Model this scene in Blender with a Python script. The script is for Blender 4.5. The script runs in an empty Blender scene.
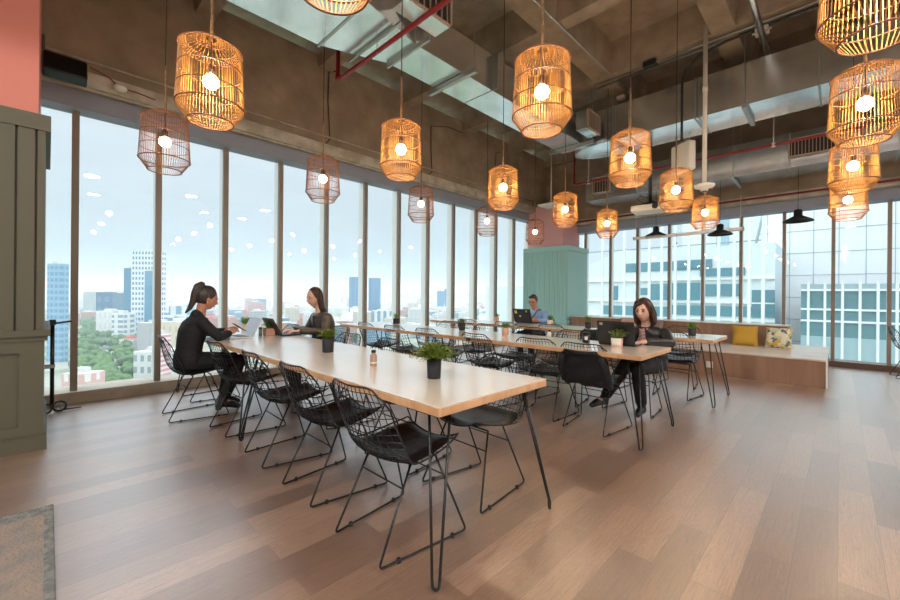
import bpy, bmesh, math, random
from mathutils import Vector, Matrix
random.seed(7)
PI = math.pi
sc = bpy.context.scene
C = sc.collection

# ------------------------------------------------------------------ camera
F, H = 396.0, 1.22
YAW = math.radians(44.56)
ROLL = math.radians(0.5)
cd = bpy.data.cameras.new('camera')
cd.sensor_width = 36.0
cd.lens = F / 900 * 36
cd.clip_start = 0.05
cd.clip_end = 20000
cd.shift_y = -(300 - 295.5) / 900
cam = bpy.data.objects.new('camera', cd)
C.objects.link(cam)
fw = Vector((math.cos(YAW), math.sin(YAW), 0))
rt = Vector((math.sin(YAW), -math.cos(YAW), 0))
up = Vector((0, 0, 1))
# a slight roll: the horizon falls towards the right of the picture
r2 = rt * math.cos(ROLL) + up * math.sin(ROLL)
u2 = -rt * math.sin(ROLL) + up * math.cos(ROLL)
M = Matrix((r2, u2, -fw)).transposed().to_4x4()
M.translation = Vector((0, 0, H))
cam.matrix_world = M
sc.camera = cam
sc.view_settings.view_transform = 'Standard'
sc.view_settings.look = 'None'
sc.view_settings.gamma = 1
sc.view_settings.exposure = 0.0
sc.view_settings.use_curve_mapping = False
sc.cycles.max_bounces = 8
sc.cycles.diffuse_bounces = 4
sc.cycles.glossy_bounces = 3
sc.cycles.transparent_max_bounces = 24
sc.cycles.volume_bounces = 1
sc.cycles.caustics_reflective = False
sc.cycles.caustics_refractive = False
sc.cycles.sample_clamp_indirect = 6.0
sc.cycles.use_denoising = True

# ------------------------------------------------------------------ materials
def srgb(r, g, b):
    f = lambda c: (c / 255 / 12.92) if c / 255 <= 0.04045 else ((c / 255 + 0.055) / 1.055) ** 2.4
    return (f(r), f(g), f(b), 1)
def mat(name, col, rough=0.5, metal=0.0, spec=0.5, noise=None, bump=None, emis=None, coat=0, sheen=0):
    m = bpy.data.materials.new(name); m.use_nodes = True
    nt = m.node_tree; N = nt.nodes; L = nt.links; b = N['Principled BSDF']
    c = srgb(*col)
    b.inputs['Base Color'].default_value = c
    b.inputs['Roughness'].default_value = rough
    b.inputs['Metallic'].default_value = metal
    b.inputs['Specular IOR Level'].default_value = spec
    if coat: b.inputs['Coat Weight'].default_value = coat; b.inputs['Coat Roughness'].default_value = 0.25
    if sheen: b.inputs['Sheen Weight'].default_value = sheen
    tc = N.new('ShaderNodeTexCoord')
    if noise:
        scale, col2, lo, hi = noise[:4]
        n = N.new('ShaderNodeTexNoise'); n.inputs['Scale'].default_value = scale; n.inputs['Detail'].default_value = 6
        if len(noise) > 4:
            mp = N.new('ShaderNodeMapping'); mp.inputs['Scale'].default_value = noise[4]
            L.new(tc.outputs['Object'], mp.inputs[0]); L.new(mp.outputs[0], n.inputs['Vector'])
        else: L.new(tc.outputs['Object'], n.inputs['Vector'])
        r = N.new('ShaderNodeValToRGB'); r.color_ramp.elements[0].position = lo; r.color_ramp.elements[1].position = hi
        r.color_ramp.elements[0].color = c; r.color_ramp.elements[1].color = srgb(*col2)
        L.new(n.outputs['Fac'], r.inputs[0]); L.new(r.outputs[0], b.inputs['Base Color'])
    if bump:
        n2 = N.new('ShaderNodeTexNoise'); n2.inputs['Scale'].default_value = bump[0]; n2.inputs['Detail'].default_value = 8
        L.new(tc.outputs['Object'], n2.inputs['Vector'])
        bp = N.new('ShaderNodeBump'); bp.inputs['Strength'].default_value = bump[1]; bp.inputs['Distance'].default_value = 0.02
        L.new(n2.outputs['Fac'], bp.inputs['Height']); L.new(bp.outputs[0], b.inputs['Normal'])
    if emis:
        b.inputs['Emission Color'].default_value = srgb(*emis[0]); b.inputs['Emission Strength'].default_value = emis[1]
    return m

def floor_mat():
    m = bpy.data.materials.new('oak planks'); m.use_nodes = True
    nt = m.node_tree; N = nt.nodes; L = nt.links; b = N['Principled BSDF']
    tc = N.new('ShaderNodeTexCoord')
    br = N.new('ShaderNodeTexBrick')
    br.offset = 0.37; br.offset_frequency = 2
    br.inputs['Scale'].default_value = 1
    br.inputs['Brick Width'].default_value = 1.2; br.inputs['Row Height'].default_value = 0.152
    br.inputs['Mortar Size'].default_value = 0.0012; br.inputs['Mortar Smooth'].default_value = 0.2
    br.inputs['Color1'].default_value = (0, 0, 0, 1); br.inputs['Color2'].default_value = (1, 1, 1, 1)
    br.inputs['Mortar'].default_value = (0.5, .5, .5, 1)
    L.new(tc.outputs['Object'], br.inputs['Vector'])
    # grain, shifted per plank
    mp = N.new('ShaderNodeMapping'); mp.inputs['Scale'].default_value = (1.1, 10, 1)
    L.new(tc.outputs['Object'], mp.inputs[0])
    ad = N.new('ShaderNodeVectorMath'); ad.operation = 'ADD'
    sc_ = N.new('ShaderNodeVectorMath'); sc_.operation = 'SCALE'; sc_.inputs['Scale'].default_value = 7
    L.new(br.outputs['Color'], sc_.inputs[0]); L.new(mp.outputs[0], ad.inputs[0]); L.new(sc_.outputs[0], ad.inputs[1])
    n = N.new('ShaderNodeTexNoise'); n.inputs['Scale'].default_value = 1.6; n.inputs['Detail'].default_value = 8; n.inputs['Distortion'].default_value = 1.6
    L.new(ad.outputs[0], n.inputs['Vector'])
    wv = N.new('ShaderNodeMath'); wv.operation = 'MULTIPLY'; wv.inputs[1].default_value = 13
    L.new(n.outputs['Fac'], wv.inputs[0])
    fr = N.new('ShaderNodeMath'); fr.operation = 'FRACT'; L.new(wv.outputs[0], fr.inputs[0])
    r1 = N.new('ShaderNodeValToRGB')
    e = r1.color_ramp.elements
    e[0].position = 0; e[0].color = srgb(124, 91, 70); e[1].position = 1; e[1].color = srgb(178, 141, 114)
    L.new(br.outputs['Color'], r1.inputs[0])
    r2_ = N.new('ShaderNodeValToRGB')
    e = r2_.color_ramp.elements
    e[0].position = 0; e[0].color = (0.42, .40, .38, 1); e[1].position = .45; e[1].color = (1, 1, 1, 1)
    L.new(fr.outputs[0], r2_.inputs[0])
    mx = N.new('ShaderNodeMix'); mx.data_type = 'RGBA'; mx.blend_type = 'MULTIPLY'; mx.inputs[0].default_value = 0.75
    L.new(r1.outputs[0], mx.inputs[6]); L.new(r2_.outputs[0], mx.inputs[7])
    # fine streaks
    mp2 = N.new('ShaderNodeMapping'); mp2.inputs['Scale'].default_value = (3, 90, 1)
    L.new(tc.outputs['Object'], mp2.inputs[0])
    n3 = N.new('ShaderNodeTexNoise'); n3.inputs['Scale'].default_value = 1.5; n3.inputs['Detail'].default_value = 4
    L.new(mp2.outputs[0], n3.inputs['Vector'])
    r3 = N.new('ShaderNodeValToRGB'); r3.color_ramp.elements[0].color = (.58, .57, .56, 1); r3.color_ramp.elements[0].position = .3
    r3.color_ramp.elements[1].color = (1.0, 1.0, 1.0, 1); r3.color_ramp.elements[1].position = .6
    L.new(n3.outputs['Fac'], r3.inputs[0])
    mx2 = N.new('ShaderNodeMix'); mx2.data_type = 'RGBA'; mx2.blend_type = 'MULTIPLY'; mx2.inputs[0].default_value = .8
    L.new(mx.outputs[2], mx2.inputs[6]); L.new(r3.outputs[0], mx2.inputs[7])
    mx3 = N.new('ShaderNodeMix'); mx3.data_type = 'RGBA'; L.new(br.outputs['Fac'], mx3.inputs[0])
    L.new(mx2.outputs[2], mx3.inputs[6]); mx3.inputs[7].default_value = srgb(60, 44, 34)
    L.new(mx3.outputs[2], b.inputs['Base Color'])
    rr = N.new('ShaderNodeMapRange'); rr.inputs['To Min'].default_value = 0.27; rr.inputs['To Max'].default_value = 0.42
    L.new(n3.outputs['Fac'], rr.inputs['Value']); L.new(rr.outputs[0], b.inputs['Roughness'])
    b.inputs['Specular IOR Level'].default_value = 0.5
    b.inputs['Coat Weight'].default_value = 1.0; b.inputs['Coat IOR'].default_value = 3.3; b.inputs['Coat Roughness'].default_value = .34
    bp = N.new('ShaderNodeBump'); bp.inputs['Strength'].default_value = .12; bp.inputs['Distance'].default_value = .001
    L.new(n3.outputs['Fac'], bp.inputs['Height']); L.new(bp.outputs[0], b.inputs['Normal'])
    return m

def wood_mat(name, c1, c2, scale=(1, 14, 14), rough=.35, spec=.5):
    m = bpy.data.materials.new(name); m.use_nodes = True
    nt = m.node_tree; N = nt.nodes; L = nt.links; b = N['Principled BSDF']
    tc = N.new('ShaderNodeTexCoord'); mp = N.new('ShaderNodeMapping'); mp.inputs['Scale'].default_value = scale
    L.new(tc.outputs['Object'], mp.inputs[0])
    n = N.new('ShaderNodeTexNoise'); n.inputs['Scale'].default_value = 2.2; n.inputs['Detail'].default_value = 8; n.inputs['Distortion'].default_value = .8
    L.new(mp.outputs[0], n.inputs['Vector'])
    r = N.new('ShaderNodeValToRGB'); r.color_ramp.elements[0].position = .3; r.color_ramp.elements[1].position = .7
    r.color_ramp.elements[0].color = srgb(*c1); r.color_ramp.elements[1].color = srgb(*c2)
    L.new(n.outputs['Fac'], r.inputs[0]); L.new(r.outputs[0], b.inputs['Base Color'])
    b.inputs['Roughness'].default_value = rough; b.inputs['Specular IOR Level'].default_value = spec
    return m

def glass_mat(name, tint=(0.965, 0.985, 0.985, 1)):
    m = bpy.data.materials.new(name); m.use_nodes = True
    nt = m.node_tree; N = nt.nodes; L = nt.links
    for n in list(N): N.remove(n)
    o = N.new('ShaderNodeOutputMaterial'); t = N.new('ShaderNodeBsdfTransparent'); g = N.new('ShaderNodeBsdfGlossy')
    t.inputs[0].default_value = tint; g.inputs['Roughness'].default_value = 0.0; g.inputs[0].default_value = (1, 1, 1, 1)
    lw = N.new('ShaderNodeLayerWeight'); lw.inputs['Blend'].default_value = .5
    pw = N.new('ShaderNodeMath'); pw.operation = 'POWER'; pw.inputs[1].default_value = 5; L.new(lw.outputs['Facing'], pw.inputs[0])
    fr = N.new('ShaderNodeMath'); fr.operation = 'MULTIPLY_ADD'; fr.inputs[1].default_value = .45; fr.inputs[2].default_value = .022; L.new(pw.outputs[0], fr.inputs[0])
    mx = N.new('ShaderNodeMixShader'); L.new(fr.outputs[0], mx.inputs[0]); L.new(t.outputs[0], mx.inputs[1]); L.new(g.outputs[0], mx.inputs[2])
    L.new(mx.outputs[0], o.inputs[0])
    return m

def facade_mat(name, wall, glass, bw, bh, frac=0.55, rough=.6):
    """walls with rows of windows, laid out in object space metres"""
    m = bpy.data.materials.new(name); m.use_nodes = True
    nt = m.node_tree; N = nt.nodes; L = nt.links; b = N['Principled BSDF']
    tc = N.new('ShaderNodeTexCoord'); sp = N.new('ShaderNodeSeparateXYZ'); L.new(tc.outputs['UV'], sp.inputs[0])
    def cell(out, size, f):
        d = N.new('ShaderNodeMath'); d.operation = 'DIVIDE'; d.inputs[1].default_value = size; L.new(out, d.inputs[0])
        q = N.new('ShaderNodeMath'); q.operation = 'FRACT'; L.new(d.outputs[0], q.inputs[0])
        g = N.new('ShaderNodeMath'); g.operation = 'LESS_THAN'; g.inputs[1].default_value = f; L.new(q.outputs[0], g.inputs[0])
        return g.outputs[0]
    a = cell(sp.outputs[0], bw, frac if bw < 50 else 1.1); c = cell(sp.outputs[1], bh, .55)
    mu = N.new('ShaderNodeMath'); mu.operation = 'MULTIPLY'; L.new(a, mu.inputs[0]); L.new(c, mu.inputs[1])
    mx = N.new('ShaderNodeMix'); mx.data_type = 'RGBA'; L.new(mu.outputs[0], mx.inputs[0])
    mx.inputs[6].default_value = srgb(*wall); mx.inputs[7].default_value = srgb(*glass)
    L.new(mx.outputs[2], b.inputs['Base Color']); b.inputs['Roughness'].default_value = rough
    return m

MT = {}
MT['floor'] = floor_mat()
MT['table'] = wood_mat('pale oak laminate', (226, 212, 196), (234, 222, 208), (1.5, .25, 1.5), .3, .6)
_b = MT['table'].node_tree.nodes['Principled BSDF']; _b.inputs['Coat Weight'].default_value = 1; _b.inputs['Coat IOR'].default_value = 3.3; _b.inputs['Coat Roughness'].default_value = .17
MT['table_edge'] = wood_mat('pale oak edge', (198, 150, 108), (222, 178, 136), (6, 6, 1), .4)
MT['bench'] = wood_mat('walnut laminate', (128, 98, 80), (158, 126, 104), (3, 3, .35), .38, .5)
MT['concrete'] = mat('board marked concrete', (134, 121, 105), .85, noise=(2.4, (172, 156, 137), .3, .72), bump=(7, .8))
MT['concrete_rib'] = mat('waffle slab concrete', (136, 123, 106), .85, noise=(4.0, (168, 153, 134), .3, .75), bump=(12, .4))
MT['ledge'] = mat('weathered pale concrete', (168, 162, 148), .85, noise=(5, (200, 194, 180), .4, .65), bump=(14, .5))
MT['black'] = mat('black powder coat', (13, 14, 15), .35, spec=.5)
MT['blackmatte'] = mat('black matte plastic', (26, 27, 29), .55)
MT['pad'] = mat('black leatherette', (15, 18, 20), .33, spec=.6, bump=(25, .15))
MT['alu'] = mat('taupe window frame', (142, 130, 118), .4, spec=.5)
MT['alulight'] = mat('light grey window frame', (244, 246, 245), .45)
MT['blind'] = mat('grey blind cassette', (146, 154, 170), .6)
MT['sill'] = mat('beige stone sill', (176, 164, 146), .5, noise=(8, (188, 178, 160), .4, .6))
MT['rsill'] = mat('brown sill', (96, 78, 68), .5)
MT['olive'] = mat('olive green paint', (88, 86, 71), .55)
MT['teal'] = mat('mint green paint', (164, 210, 206), .5)
MT['pink'] = mat('salmon pink paint', (214, 132, 118), .6)
MT['pinkpale'] = mat('dusty pink paint', (226, 172, 172), .6)
MT['white'] = mat('white paint', (226, 224, 218), .6)
MT['whiteplastic'] = mat('white plastic', (214, 208, 198), .4)
MT['galv'] = mat('galvanised steel', (236, 240, 242), .22, metal=.95, noise=(3, (216, 224, 226), .4, .65), bump=(2.0, .25))
MT['galvside'] = mat('galvanised strut', (170, 172, 168), .4, metal=.9)
MT['red'] = mat('red sprinkler pipe', (128, 26, 34), .35)
MT['rattan'] = mat('rattan cane', (198, 144, 70), .5, noise=(30, (156, 104, 44), .4, .65))
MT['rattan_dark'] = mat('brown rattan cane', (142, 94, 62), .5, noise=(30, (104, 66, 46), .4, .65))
MT['bulb'] = mat('glowing warm bulb', (255, 236, 205), .4, emis=((255, 226, 188), 200))
MT['socket'] = mat('brown bakelite', (40, 30, 24), .4)
MT['rope'] = mat('jute rope', (140, 108, 74), .9, noise=(60, (106, 80, 54), .4, .6))
MT['downlight'] = mat('lit downlight disc', (255, 250, 240), .4, emis=((255, 250, 246), 290))
MT['skin'] = mat('skin', (198, 148, 124), .5, spec=.4)
MT['skin_tan'] = mat('tan skin', (182, 130, 104), .5, spec=.4)
MT['skin_pale'] = mat('pale skin', (216, 172, 152), .5, spec=.4)
MT['hair_black'] = mat('dark hair', (34, 26, 26), .4, spec=.5, noise=(40, (54, 40, 36), .4, .6, (1, 1, .1)))
MT['hair_brown'] = mat('brown hair', (44, 30, 26), .45, spec=.4, noise=(40, (74, 50, 40), .4, .6, (1, 1, .1)))
MT['hair_red'] = mat('auburn hair', (46, 32, 28), .45, spec=.4, noise=(40, (80, 54, 44), .4, .6, (1, 1, .1)))
MT['suit'] = mat('black suit cloth', (11, 13, 17), .8, bump=(20, .3))
MT['blackjeans'] = mat('black trousers', (11, 13, 17), .8, bump=(20, .3))
MT['olivejacket'] = mat('olive brown leather', (62, 53, 42), .4, noise=(10, (92, 80, 64), .4, .65), bump=(14, .5))
MT['blackleather'] = mat('black leather', (22, 21, 22), .36, noise=(9, (36, 34, 34), .4, .65), bump=(14, .6))
MT['blouse'] = mat('pink patterned blouse', (196, 160, 158), .7, noise=(60, (140, 100, 104), .45, .6))
MT['tee'] = mat('dark blue t-shirt', (30, 38, 62), .8)
MT['blueshirt'] = mat('light blue shirt', (138, 172, 220), .7, bump=(16, .3))
MT['strap'] = mat('brown leather strap', (110, 86, 66), .6)
MT['yellowtie'] = mat('yellow lanyard', (216, 196, 110), .7)
MT['boot'] = mat('black leather boot', (20, 20, 22), .3)
MT['laptop_dark'] = mat('dark laptop shell', (18, 19, 22), .45)
MT['laptop_silver'] = mat('silver laptop shell', (206, 208, 210), .3, metal=.4)
MT['screen'] = mat('laptop screen showing pale page', (150, 156, 168), .2, emis=((170, 178, 192), .25))
MT['keys'] = mat('keyboard', (52, 54, 58), .5)
MT['potblack'] = mat('black pot', (26, 26, 30), .6)
MT['potpink'] = mat('blush clay pot', (206, 160, 140), .6)
MT['potcream'] = mat('cream pot', (222, 200, 172), .6)
MT['potwhite'] = mat('white glazed pot', (236, 232, 226), .4)
MT['soil'] = mat('potting soil', (48, 36, 28), .9)
MT['leaf'] = mat('plant leaf', (134, 152, 52), .5, noise=(30, (88, 116, 36), .35, .65))
MT['leaf2'] = mat('bright plant leaf', (126, 172, 70), .5, noise=(30, (88, 134, 48), .35, .65))
MT['leafpale'] = mat('variegated leaf', (150, 166, 96), .5, noise=(60, (96, 122, 60), .45, .55))
MT['bottle'] = mat('amber bottle', (170, 140, 118), .25)
MT['mustard'] = mat('mustard knit', (196, 154, 56), .85, bump=(70, .9))
MT['floral'] = mat('printed cushion cloth', (216, 204, 172), .85)
MT['blush'] = mat('blush cushion cloth', (196, 156, 142), .85)
MT['taupecloth'] = mat('taupe cushion cloth', (132, 112, 112), .85)
MT['rug'] = mat('worn woven rug', (132, 126, 120), .95, noise=(9, (150, 134, 122), .42, .6), bump=(60, .8))
MT['rugedge'] = mat('grey rug border', (104, 108, 106), .95, noise=(22, (134, 134, 128), .4, .6), bump=(60, .8))
MT['glass'] = glass_mat('window glass')
MT['phone'] = mat('phone', (30, 34, 44), .2)
MT['grillewhite'] = mat('painted grille', (176, 156, 142), .5)
MT['grilleshade'] = mat('grille shade plate', (50, 46, 44), .8)
MT['cup'] = mat('dark takeaway cup', (40, 40, 48), .4)
MT['orange'] = mat('orange outlet cap', (200, 110, 40), .5)

# cushion print
def print_nodes():
    nt = MT['floral'].node_tree; N = nt.nodes; L = nt.links; b = N['Principled BSDF']
    tc = N.new('ShaderNodeTexCoord'); v = N.new('ShaderNodeTexVoronoi'); v.inputs['Scale'].default_value = 22
    L.new(tc.outputs['Object'], v.inputs['Vector'])
    sp = N.new('ShaderNodeSeparateColor'); L.new(v.outputs['Color'], sp.inputs[0])
    r = N.new('ShaderNodeValToRGB'); r.color_ramp.interpolation = 'CONSTANT'
    cols = [(0, (222, 212, 184)), (.35, (206, 170, 70)), (.55, (222, 212, 184)), (.7, (96, 110, 120)), (.85, (190, 196, 170))]
    el = r.color_ramp.elements
    el[0].color = srgb(*cols[0][1]); el[1].position = cols[1][0]; el[1].color = srgb(*cols[1][1])
    for p, c in cols[2:]:
        e = el.new(p); e.color = srgb(*c)
    L.new(sp.outputs[0], r.inputs[0]); L.new(r.outputs[0], b.inputs['Base Color'])
print_nodes()

# ------------------------------------------------------------------ mesh builder
class MB:
    def __init__(self): self.v = []; self.f = []; self.uv = {}
    def add(self, vs, fs):
        o = len(self.v); self.v += [tuple(x) for x in vs]; self.f += [tuple(i + o for i in f) for f in fs]; return self
    def box(self, x0, x1, y0, y1, z0, z1):
        vs = [(x0, y0, z0), (x1, y0, z0), (x1, y1, z0), (x0, y1, z0), (x0, y0, z1), (x1, y0, z1), (x1, y1, z1), (x0, y1, z1)]
        return self.add(vs, [(0, 3, 2, 1), (4, 5, 6, 7), (0, 1, 5, 4), (1, 2, 6, 5), (2, 3, 7, 6), (3, 0, 4, 7)])
    def frustum(self, r0, r1, z0, z1):      # r = (x0,x1,y0,y1)
        a, b = r0, r1
        vs = [(a[0], a[2], z0), (a[1], a[2], z0), (a[1], a[3], z0), (a[0], a[3], z0), (b[0], b[2], z1), (b[1], b[2], z1), (b[1], b[3], z1), (b[0], b[3], z1)]
        return self.add(vs, [(0, 3, 2, 1), (4, 5, 6, 7), (0, 1, 5, 4), (1, 2, 6, 5), (2, 3, 7, 6), (3, 0, 4, 7)])
    def tube(self, pts, r, n=6, closed=False, caps=True):
        pts = [Vector(p) for p in pts]; k = len(pts)
        rs = r if isinstance(r, (list, tuple)) else [r] * k
        rings = []; ref = None
        for i, p in enumerate(pts):
            if closed: t = pts[(i + 1) % k] - pts[i - 1]
            elif i == 0: t = pts[1] - pts[0]
            elif i == k - 1: t = pts[-1] - pts[-2]
            else: t = (pts[i + 1] - pts[i]).normalized() + (pts[i] - pts[i - 1]).normalized()
            if t.length < 1e-9: t = Vector((0, 0, 1))
            t.normalize()
            if ref is None:
                ref = Vector((0, 0, 1)) if abs(t.z) < .9 else Vector((1, 0, 0))
            a = ref - t * ref.dot(t)
            if a.length < 1e-4: a = t.orthogonal()
            a.normalize(); ref = a
            b = t.cross(a)
            rings.append([p + (a * math.cos(2 * PI * j / n) + b * math.sin(2 * PI * j / n)) * rs[i] for j in range(n)])
        vs = [q for ring in rings for q in ring]; fs = []
        m = k if closed else k - 1
        for i in range(m):
            i2 = (i + 1) % k
            for j in range(n):
                j2 = (j + 1) % n
                fs.append((i * n + j, i * n + j2, i2 * n + j2, i2 * n + j))
        if not closed and caps:
            fs.append(tuple(reversed(range(n)))); fs.append(tuple(range((k - 1) * n, k * n)))
        return self.add(vs, fs)
    def lathe(self, prof, n=24, c=(0, 0, 0), sx=1, sy=1, cap=True):
        vs = []; fs = []
        for (r, z) in prof:
            for j in range(n):
                a = 2 * PI * j / n; vs.append((c[0] + r * math.cos(a) * sx, c[1] + r * math.sin(a) * sy, c[2] + z))
        for i in range(len(prof) - 1):
            for j in range(n):
                j2 = (j + 1) % n; fs.append((i * n + j, i * n + j2, (i + 1) * n + j2, (i + 1) * n + j))
        if cap:
            fs.append(tuple(reversed(range(n)))); k = len(prof) - 1; fs.append(tuple(range(k * n, (k + 1) * n)))
        return self.add(vs, fs)
    def sphere(self, c, r, n=12, m=8, s=(1, 1, 1)):
        prof = [(max(1e-4, r * math.sin(PI * i / m)), -r * math.cos(PI * i / m)) for i in range(m + 1)]
        o = len(self.v); self.lathe(prof, n, (0, 0, 0), cap=False)
        for i in range(o, len(self.v)):
            x, y, z = self.v[i]; self.v[i] = (c[0] + x * s[0], c[1] + y * s[1], c[2] + z * s[2])
        return self
    def rbox(self, x0, x1, y0, y1, z0, z1, b=0.01, seg=2):
        bm = bmesh.new(); bmesh.ops.create_cube(bm, size=1)
        for v in bm.verts: v.co = Vector(((x0 + x1) / 2 + v.co.x * (x1 - x0), (y0 + y1) / 2 + v.co.y * (y1 - y0), (z0 + z1) / 2 + v.co.z * (z1 - z0)))
        bmesh.ops.bevel(bm, geom=bm.edges[:], offset=b, segments=seg, affect='EDGES', profile=.5)
        bm.verts.index_update()
        self.add([v.co[:] for v in bm.verts], [tuple(v.index for v in f.verts) for f in bm.faces]); bm.free(); return self
    def xform(self, fn, start=0):
        for i in range(start, len(self.v)): self.v[i] = tuple(fn(Vector(self.v[i])))
        return self
    def mesh(self, name, material, smooth=False):
        me = bpy.data.meshes.new(name); me.from_pydata(self.v, [], self.f); me.update()
        me.materials.append(material)
        if smooth:
            for p in me.polygons: p.use_smooth = True
        return me
    def build(self, name, material, parent=None, smooth=False, loc=None):
        o = bpy.data.objects.new(name, self.mesh(name, material, smooth)); C.objects.link(o)
        if parent is not None: o.parent = parent
        if loc is not None: o.location = loc
        return o

def tag(o, label=None, cat=None, group=None, kind=None):
    if label: o['label'] = label
    if cat: o['category'] = cat
    if group: o['group'] = group
    if kind: o['kind'] = kind
    return o
def thing(name, loc, label, cat, group=None, rz=0):
    o = bpy.data.objects.new(name, None); o.empty_display_size = .1; C.objects.link(o)
    o.location = loc; o.rotation_euler = (0, 0, rz)
    return tag(o, label, cat, group)
def struct(o): o['kind'] = 'structure'; return o
KIDS = {}
def copy_tree(o, parent=None):
    c = o.copy(); C.objects.link(c); c.parent = parent
    if parent is not None: c.matrix_parent_inverse = o.matrix_parent_inverse.copy()
    for ch in [x for x in ALLCH(o)]: copy_tree(ch, c)
    return c
def ALLCH(o): return [x for x in bpy.data.objects if x.parent == o]
def fresh(root):   # frozen list of the children of a prototype
    return [(ch, [g for g in ALLCH(ch)]) for ch in ALLCH(root)]
def dup(root, kids, loc, rz, label, group=None, name=None):
    r = root.copy(); C.objects.link(r); r.location = loc; r.rotation_euler = (0, 0, rz); r['label'] = label
    if group: r['group'] = group
    for ch, gs in kids:
        c = ch.copy(); C.objects.link(c); c.parent = r
        for g in gs:
            d = g.copy(); C.objects.link(d); d.parent = c
    return r

# pixel -> world helpers (photograph measurements turned into places on known planes)
def ray(px, py):
    a = px - 450; b = py - 295.5
    c, s = math.cos(ROLL), math.sin(ROLL)
    a2 = a * c + b * s; b2 = -a * s + b * c
    return Vector((fw.x * F + rt.x * a2, fw.y * F + rt.y * a2, -b2))
def onz(px, py, z):
    r = ray(px, py); return Vector((0, 0, H)) + r * ((z - H) / r.z)
def at(px, py, d):      # at forward distance d
    return Vector((0, 0, H)) + ray(px, py) * (d / F)

# ================================================================== ROOM
WY, WX = 6.1, 10.03
XB, YB = -6.5, -7.0     # back of the room
fl = MB().box(XB, WX + .3, YB, WY + .3, -.2, 0).build('floor', MT['floor']); struct(fl)

# windows on the city side
Z0L, Z1L = .12, 3.22
xs = [0.206 + .7535 * k for k in range(-9, 13)]
n_win = 1
for i, x in enumerate(xs):
    x1 = x + .7535
    if x1 > WX + .1: x1 = WX
    if x >= WX: break
    w = bpy.data.objects.new('window_%d' % n_win, None); C.objects.link(w); struct(w); n_win += 1
    g = MB(); g.box(x, x1, WY - .03, WY - .02, Z0L, Z1L).build('glass', MT['glass'], w)
    MB().box(x - .031, x + .031, WY - .075, WY - .02, Z0L, Z1L + .1).build('mullion', MT['alu'], w)
    MB().box(x - .029, x + .029, WY - .018, WY + .125, Z0L, Z1L).build('outer_fin', MT['alulight'], w)
# windows facing the neighbouring office building
Z0R, Z1R = .1, 2.88
ys = [4.806, 4.141, 3.485, 2.792, 2.129, 1.454, 0.774, 0.09, -0.594] + [-0.594 - .68 * k for k in range(1, 10)]
ys = [6.1, 5.5] + ys
for i, y in enumerate(ys[:-1]):
    w = bpy.data.objects.new('window_%d' % n_win, None); C.objects.link(w); struct(w); n_win += 1
    MB().box(WX - .03, WX - .02, ys[i + 1], y, Z0R, Z1R).build('glass', MT['glass'], w)
    MB().box(WX - .075, WX - .02, y - .026, y + .026, Z0R, Z1R + .1).build('mullion', MT['alu'], w)
    MB().box(WX - .018, WX + .1, y - .022, y + .022, Z0R, Z1R).build('outer_fin', MT['alulight'], w)
struct(MB().box(.0, WX, WY - .16, WY + .3, 0, .13).build('trim_1', MT['sill']))
struct(MB().box(XB, 0.0, WY - .16, WY + .3, 0, .13).build('trim_2', MT['sill']))
struct(MB().box(WX - .1, WX + .3, YB, WY - .2, 0, .1).build('trim_3', MT['rsill']))
# concrete upstand beams
b = MB().box(XB, WX + .1, 5.8, 6.16, 3.58, 4.95)
struct(b.build('wall_left', MT['concrete']))
b = MB().box(XB, 9.55, 5.74, 6.16, 3.42, 3.575)
b.box(XB, 9.55, 5.80, 5.84, 3.40, 3.42)
struct(b.build('trim_4', MT['ledge']))
struct(MB().box(XB, 9.6, 5.9, 6.15, 3.22, 3.415).build('trim_5', MT['blind']))
b = MB().box(9.62, 10.1, YB, 5.8, 3.2, 4.95)
struct(b.build('wall_right', MT['concrete']))
struct(MB().box(9.56, 10.1, YB, 5.74, 3.06, 3.195).build('trim_6', MT['ledge']))
struct(MB().box(9.75, 10.08, YB, 5.7, 2.88, 3.055).build('trim_7', MT['blind']))
# waffle slab
cl = MB().box(XB, WX + .1, YB, WY + .1, 5.2, 5.45)
def rib_x(y0, y1):
    o = len(cl.v); cl.frustum((XB, WX + .08, y0, y1), (XB, WX + .08, y0 - .07, y1 + .07), 4.75, 5.2)
def rib_y(x0, x1):
    cl.frustum((x0, x1, YB, WY), (x0 - .07, x1 + .07, YB, WY), 4.752, 5.2)
for k in range(-5, 5):
    rib_x(2.64 + 1.65 * k, 2.90 + 1.65 * k) if 2.64 + 1.65 * k < 5.5 else None
for k in range(-7, 4):
    rib_y(4.58 + 1.65 * k, 4.80 + 1.65 * k)
struct(cl.build('ceiling', MT['concrete_rib']))
# walls behind the camera
struct(MB().box(XB - .2, XB, YB, WY + .3, 0, 4.95).build('wall_back', MT['white']))
struct(MB().box(XB - .2, WX + .5, YB - .2, YB, 0, 4.95).build('wall_front', MT['white']))

# ---------------------------------------------------------- clad columns
def clad_column(name, x0, x1, y0, y1, ztop, zc, m, mp, face, label, zmid=None, step=.075, grooves=True):
    r = thing(name, (x0, y0, 0), label, 'column')
    X1, Y1 = x1 - x0, y1 - y0
    b = MB().box(0, X1, 0, Y1, .0, ztop - .12)
    b.build('panelled_body', m, r)
    MB().box(-.035, X1 + .03, -.035, Y1, ztop - .12, ztop).build('top_rail', m, r)
    if zmid:
        k = MB().box(-.045, X1 + .035, -.045, Y1, zmid - .05, zmid)
        k.box(-.03, X1 + .022, -.03, Y1, zmid - .085, zmid - .05)
        k.build('dado_rail', m, r)
    k = MB().box(-.02, X1 + .02, -.02, Y1, 0, .1); k.box(-.012, X1 + .012, -.012, Y1, .1, .13)
    k.build('plinth', m, r)
    return r
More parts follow.
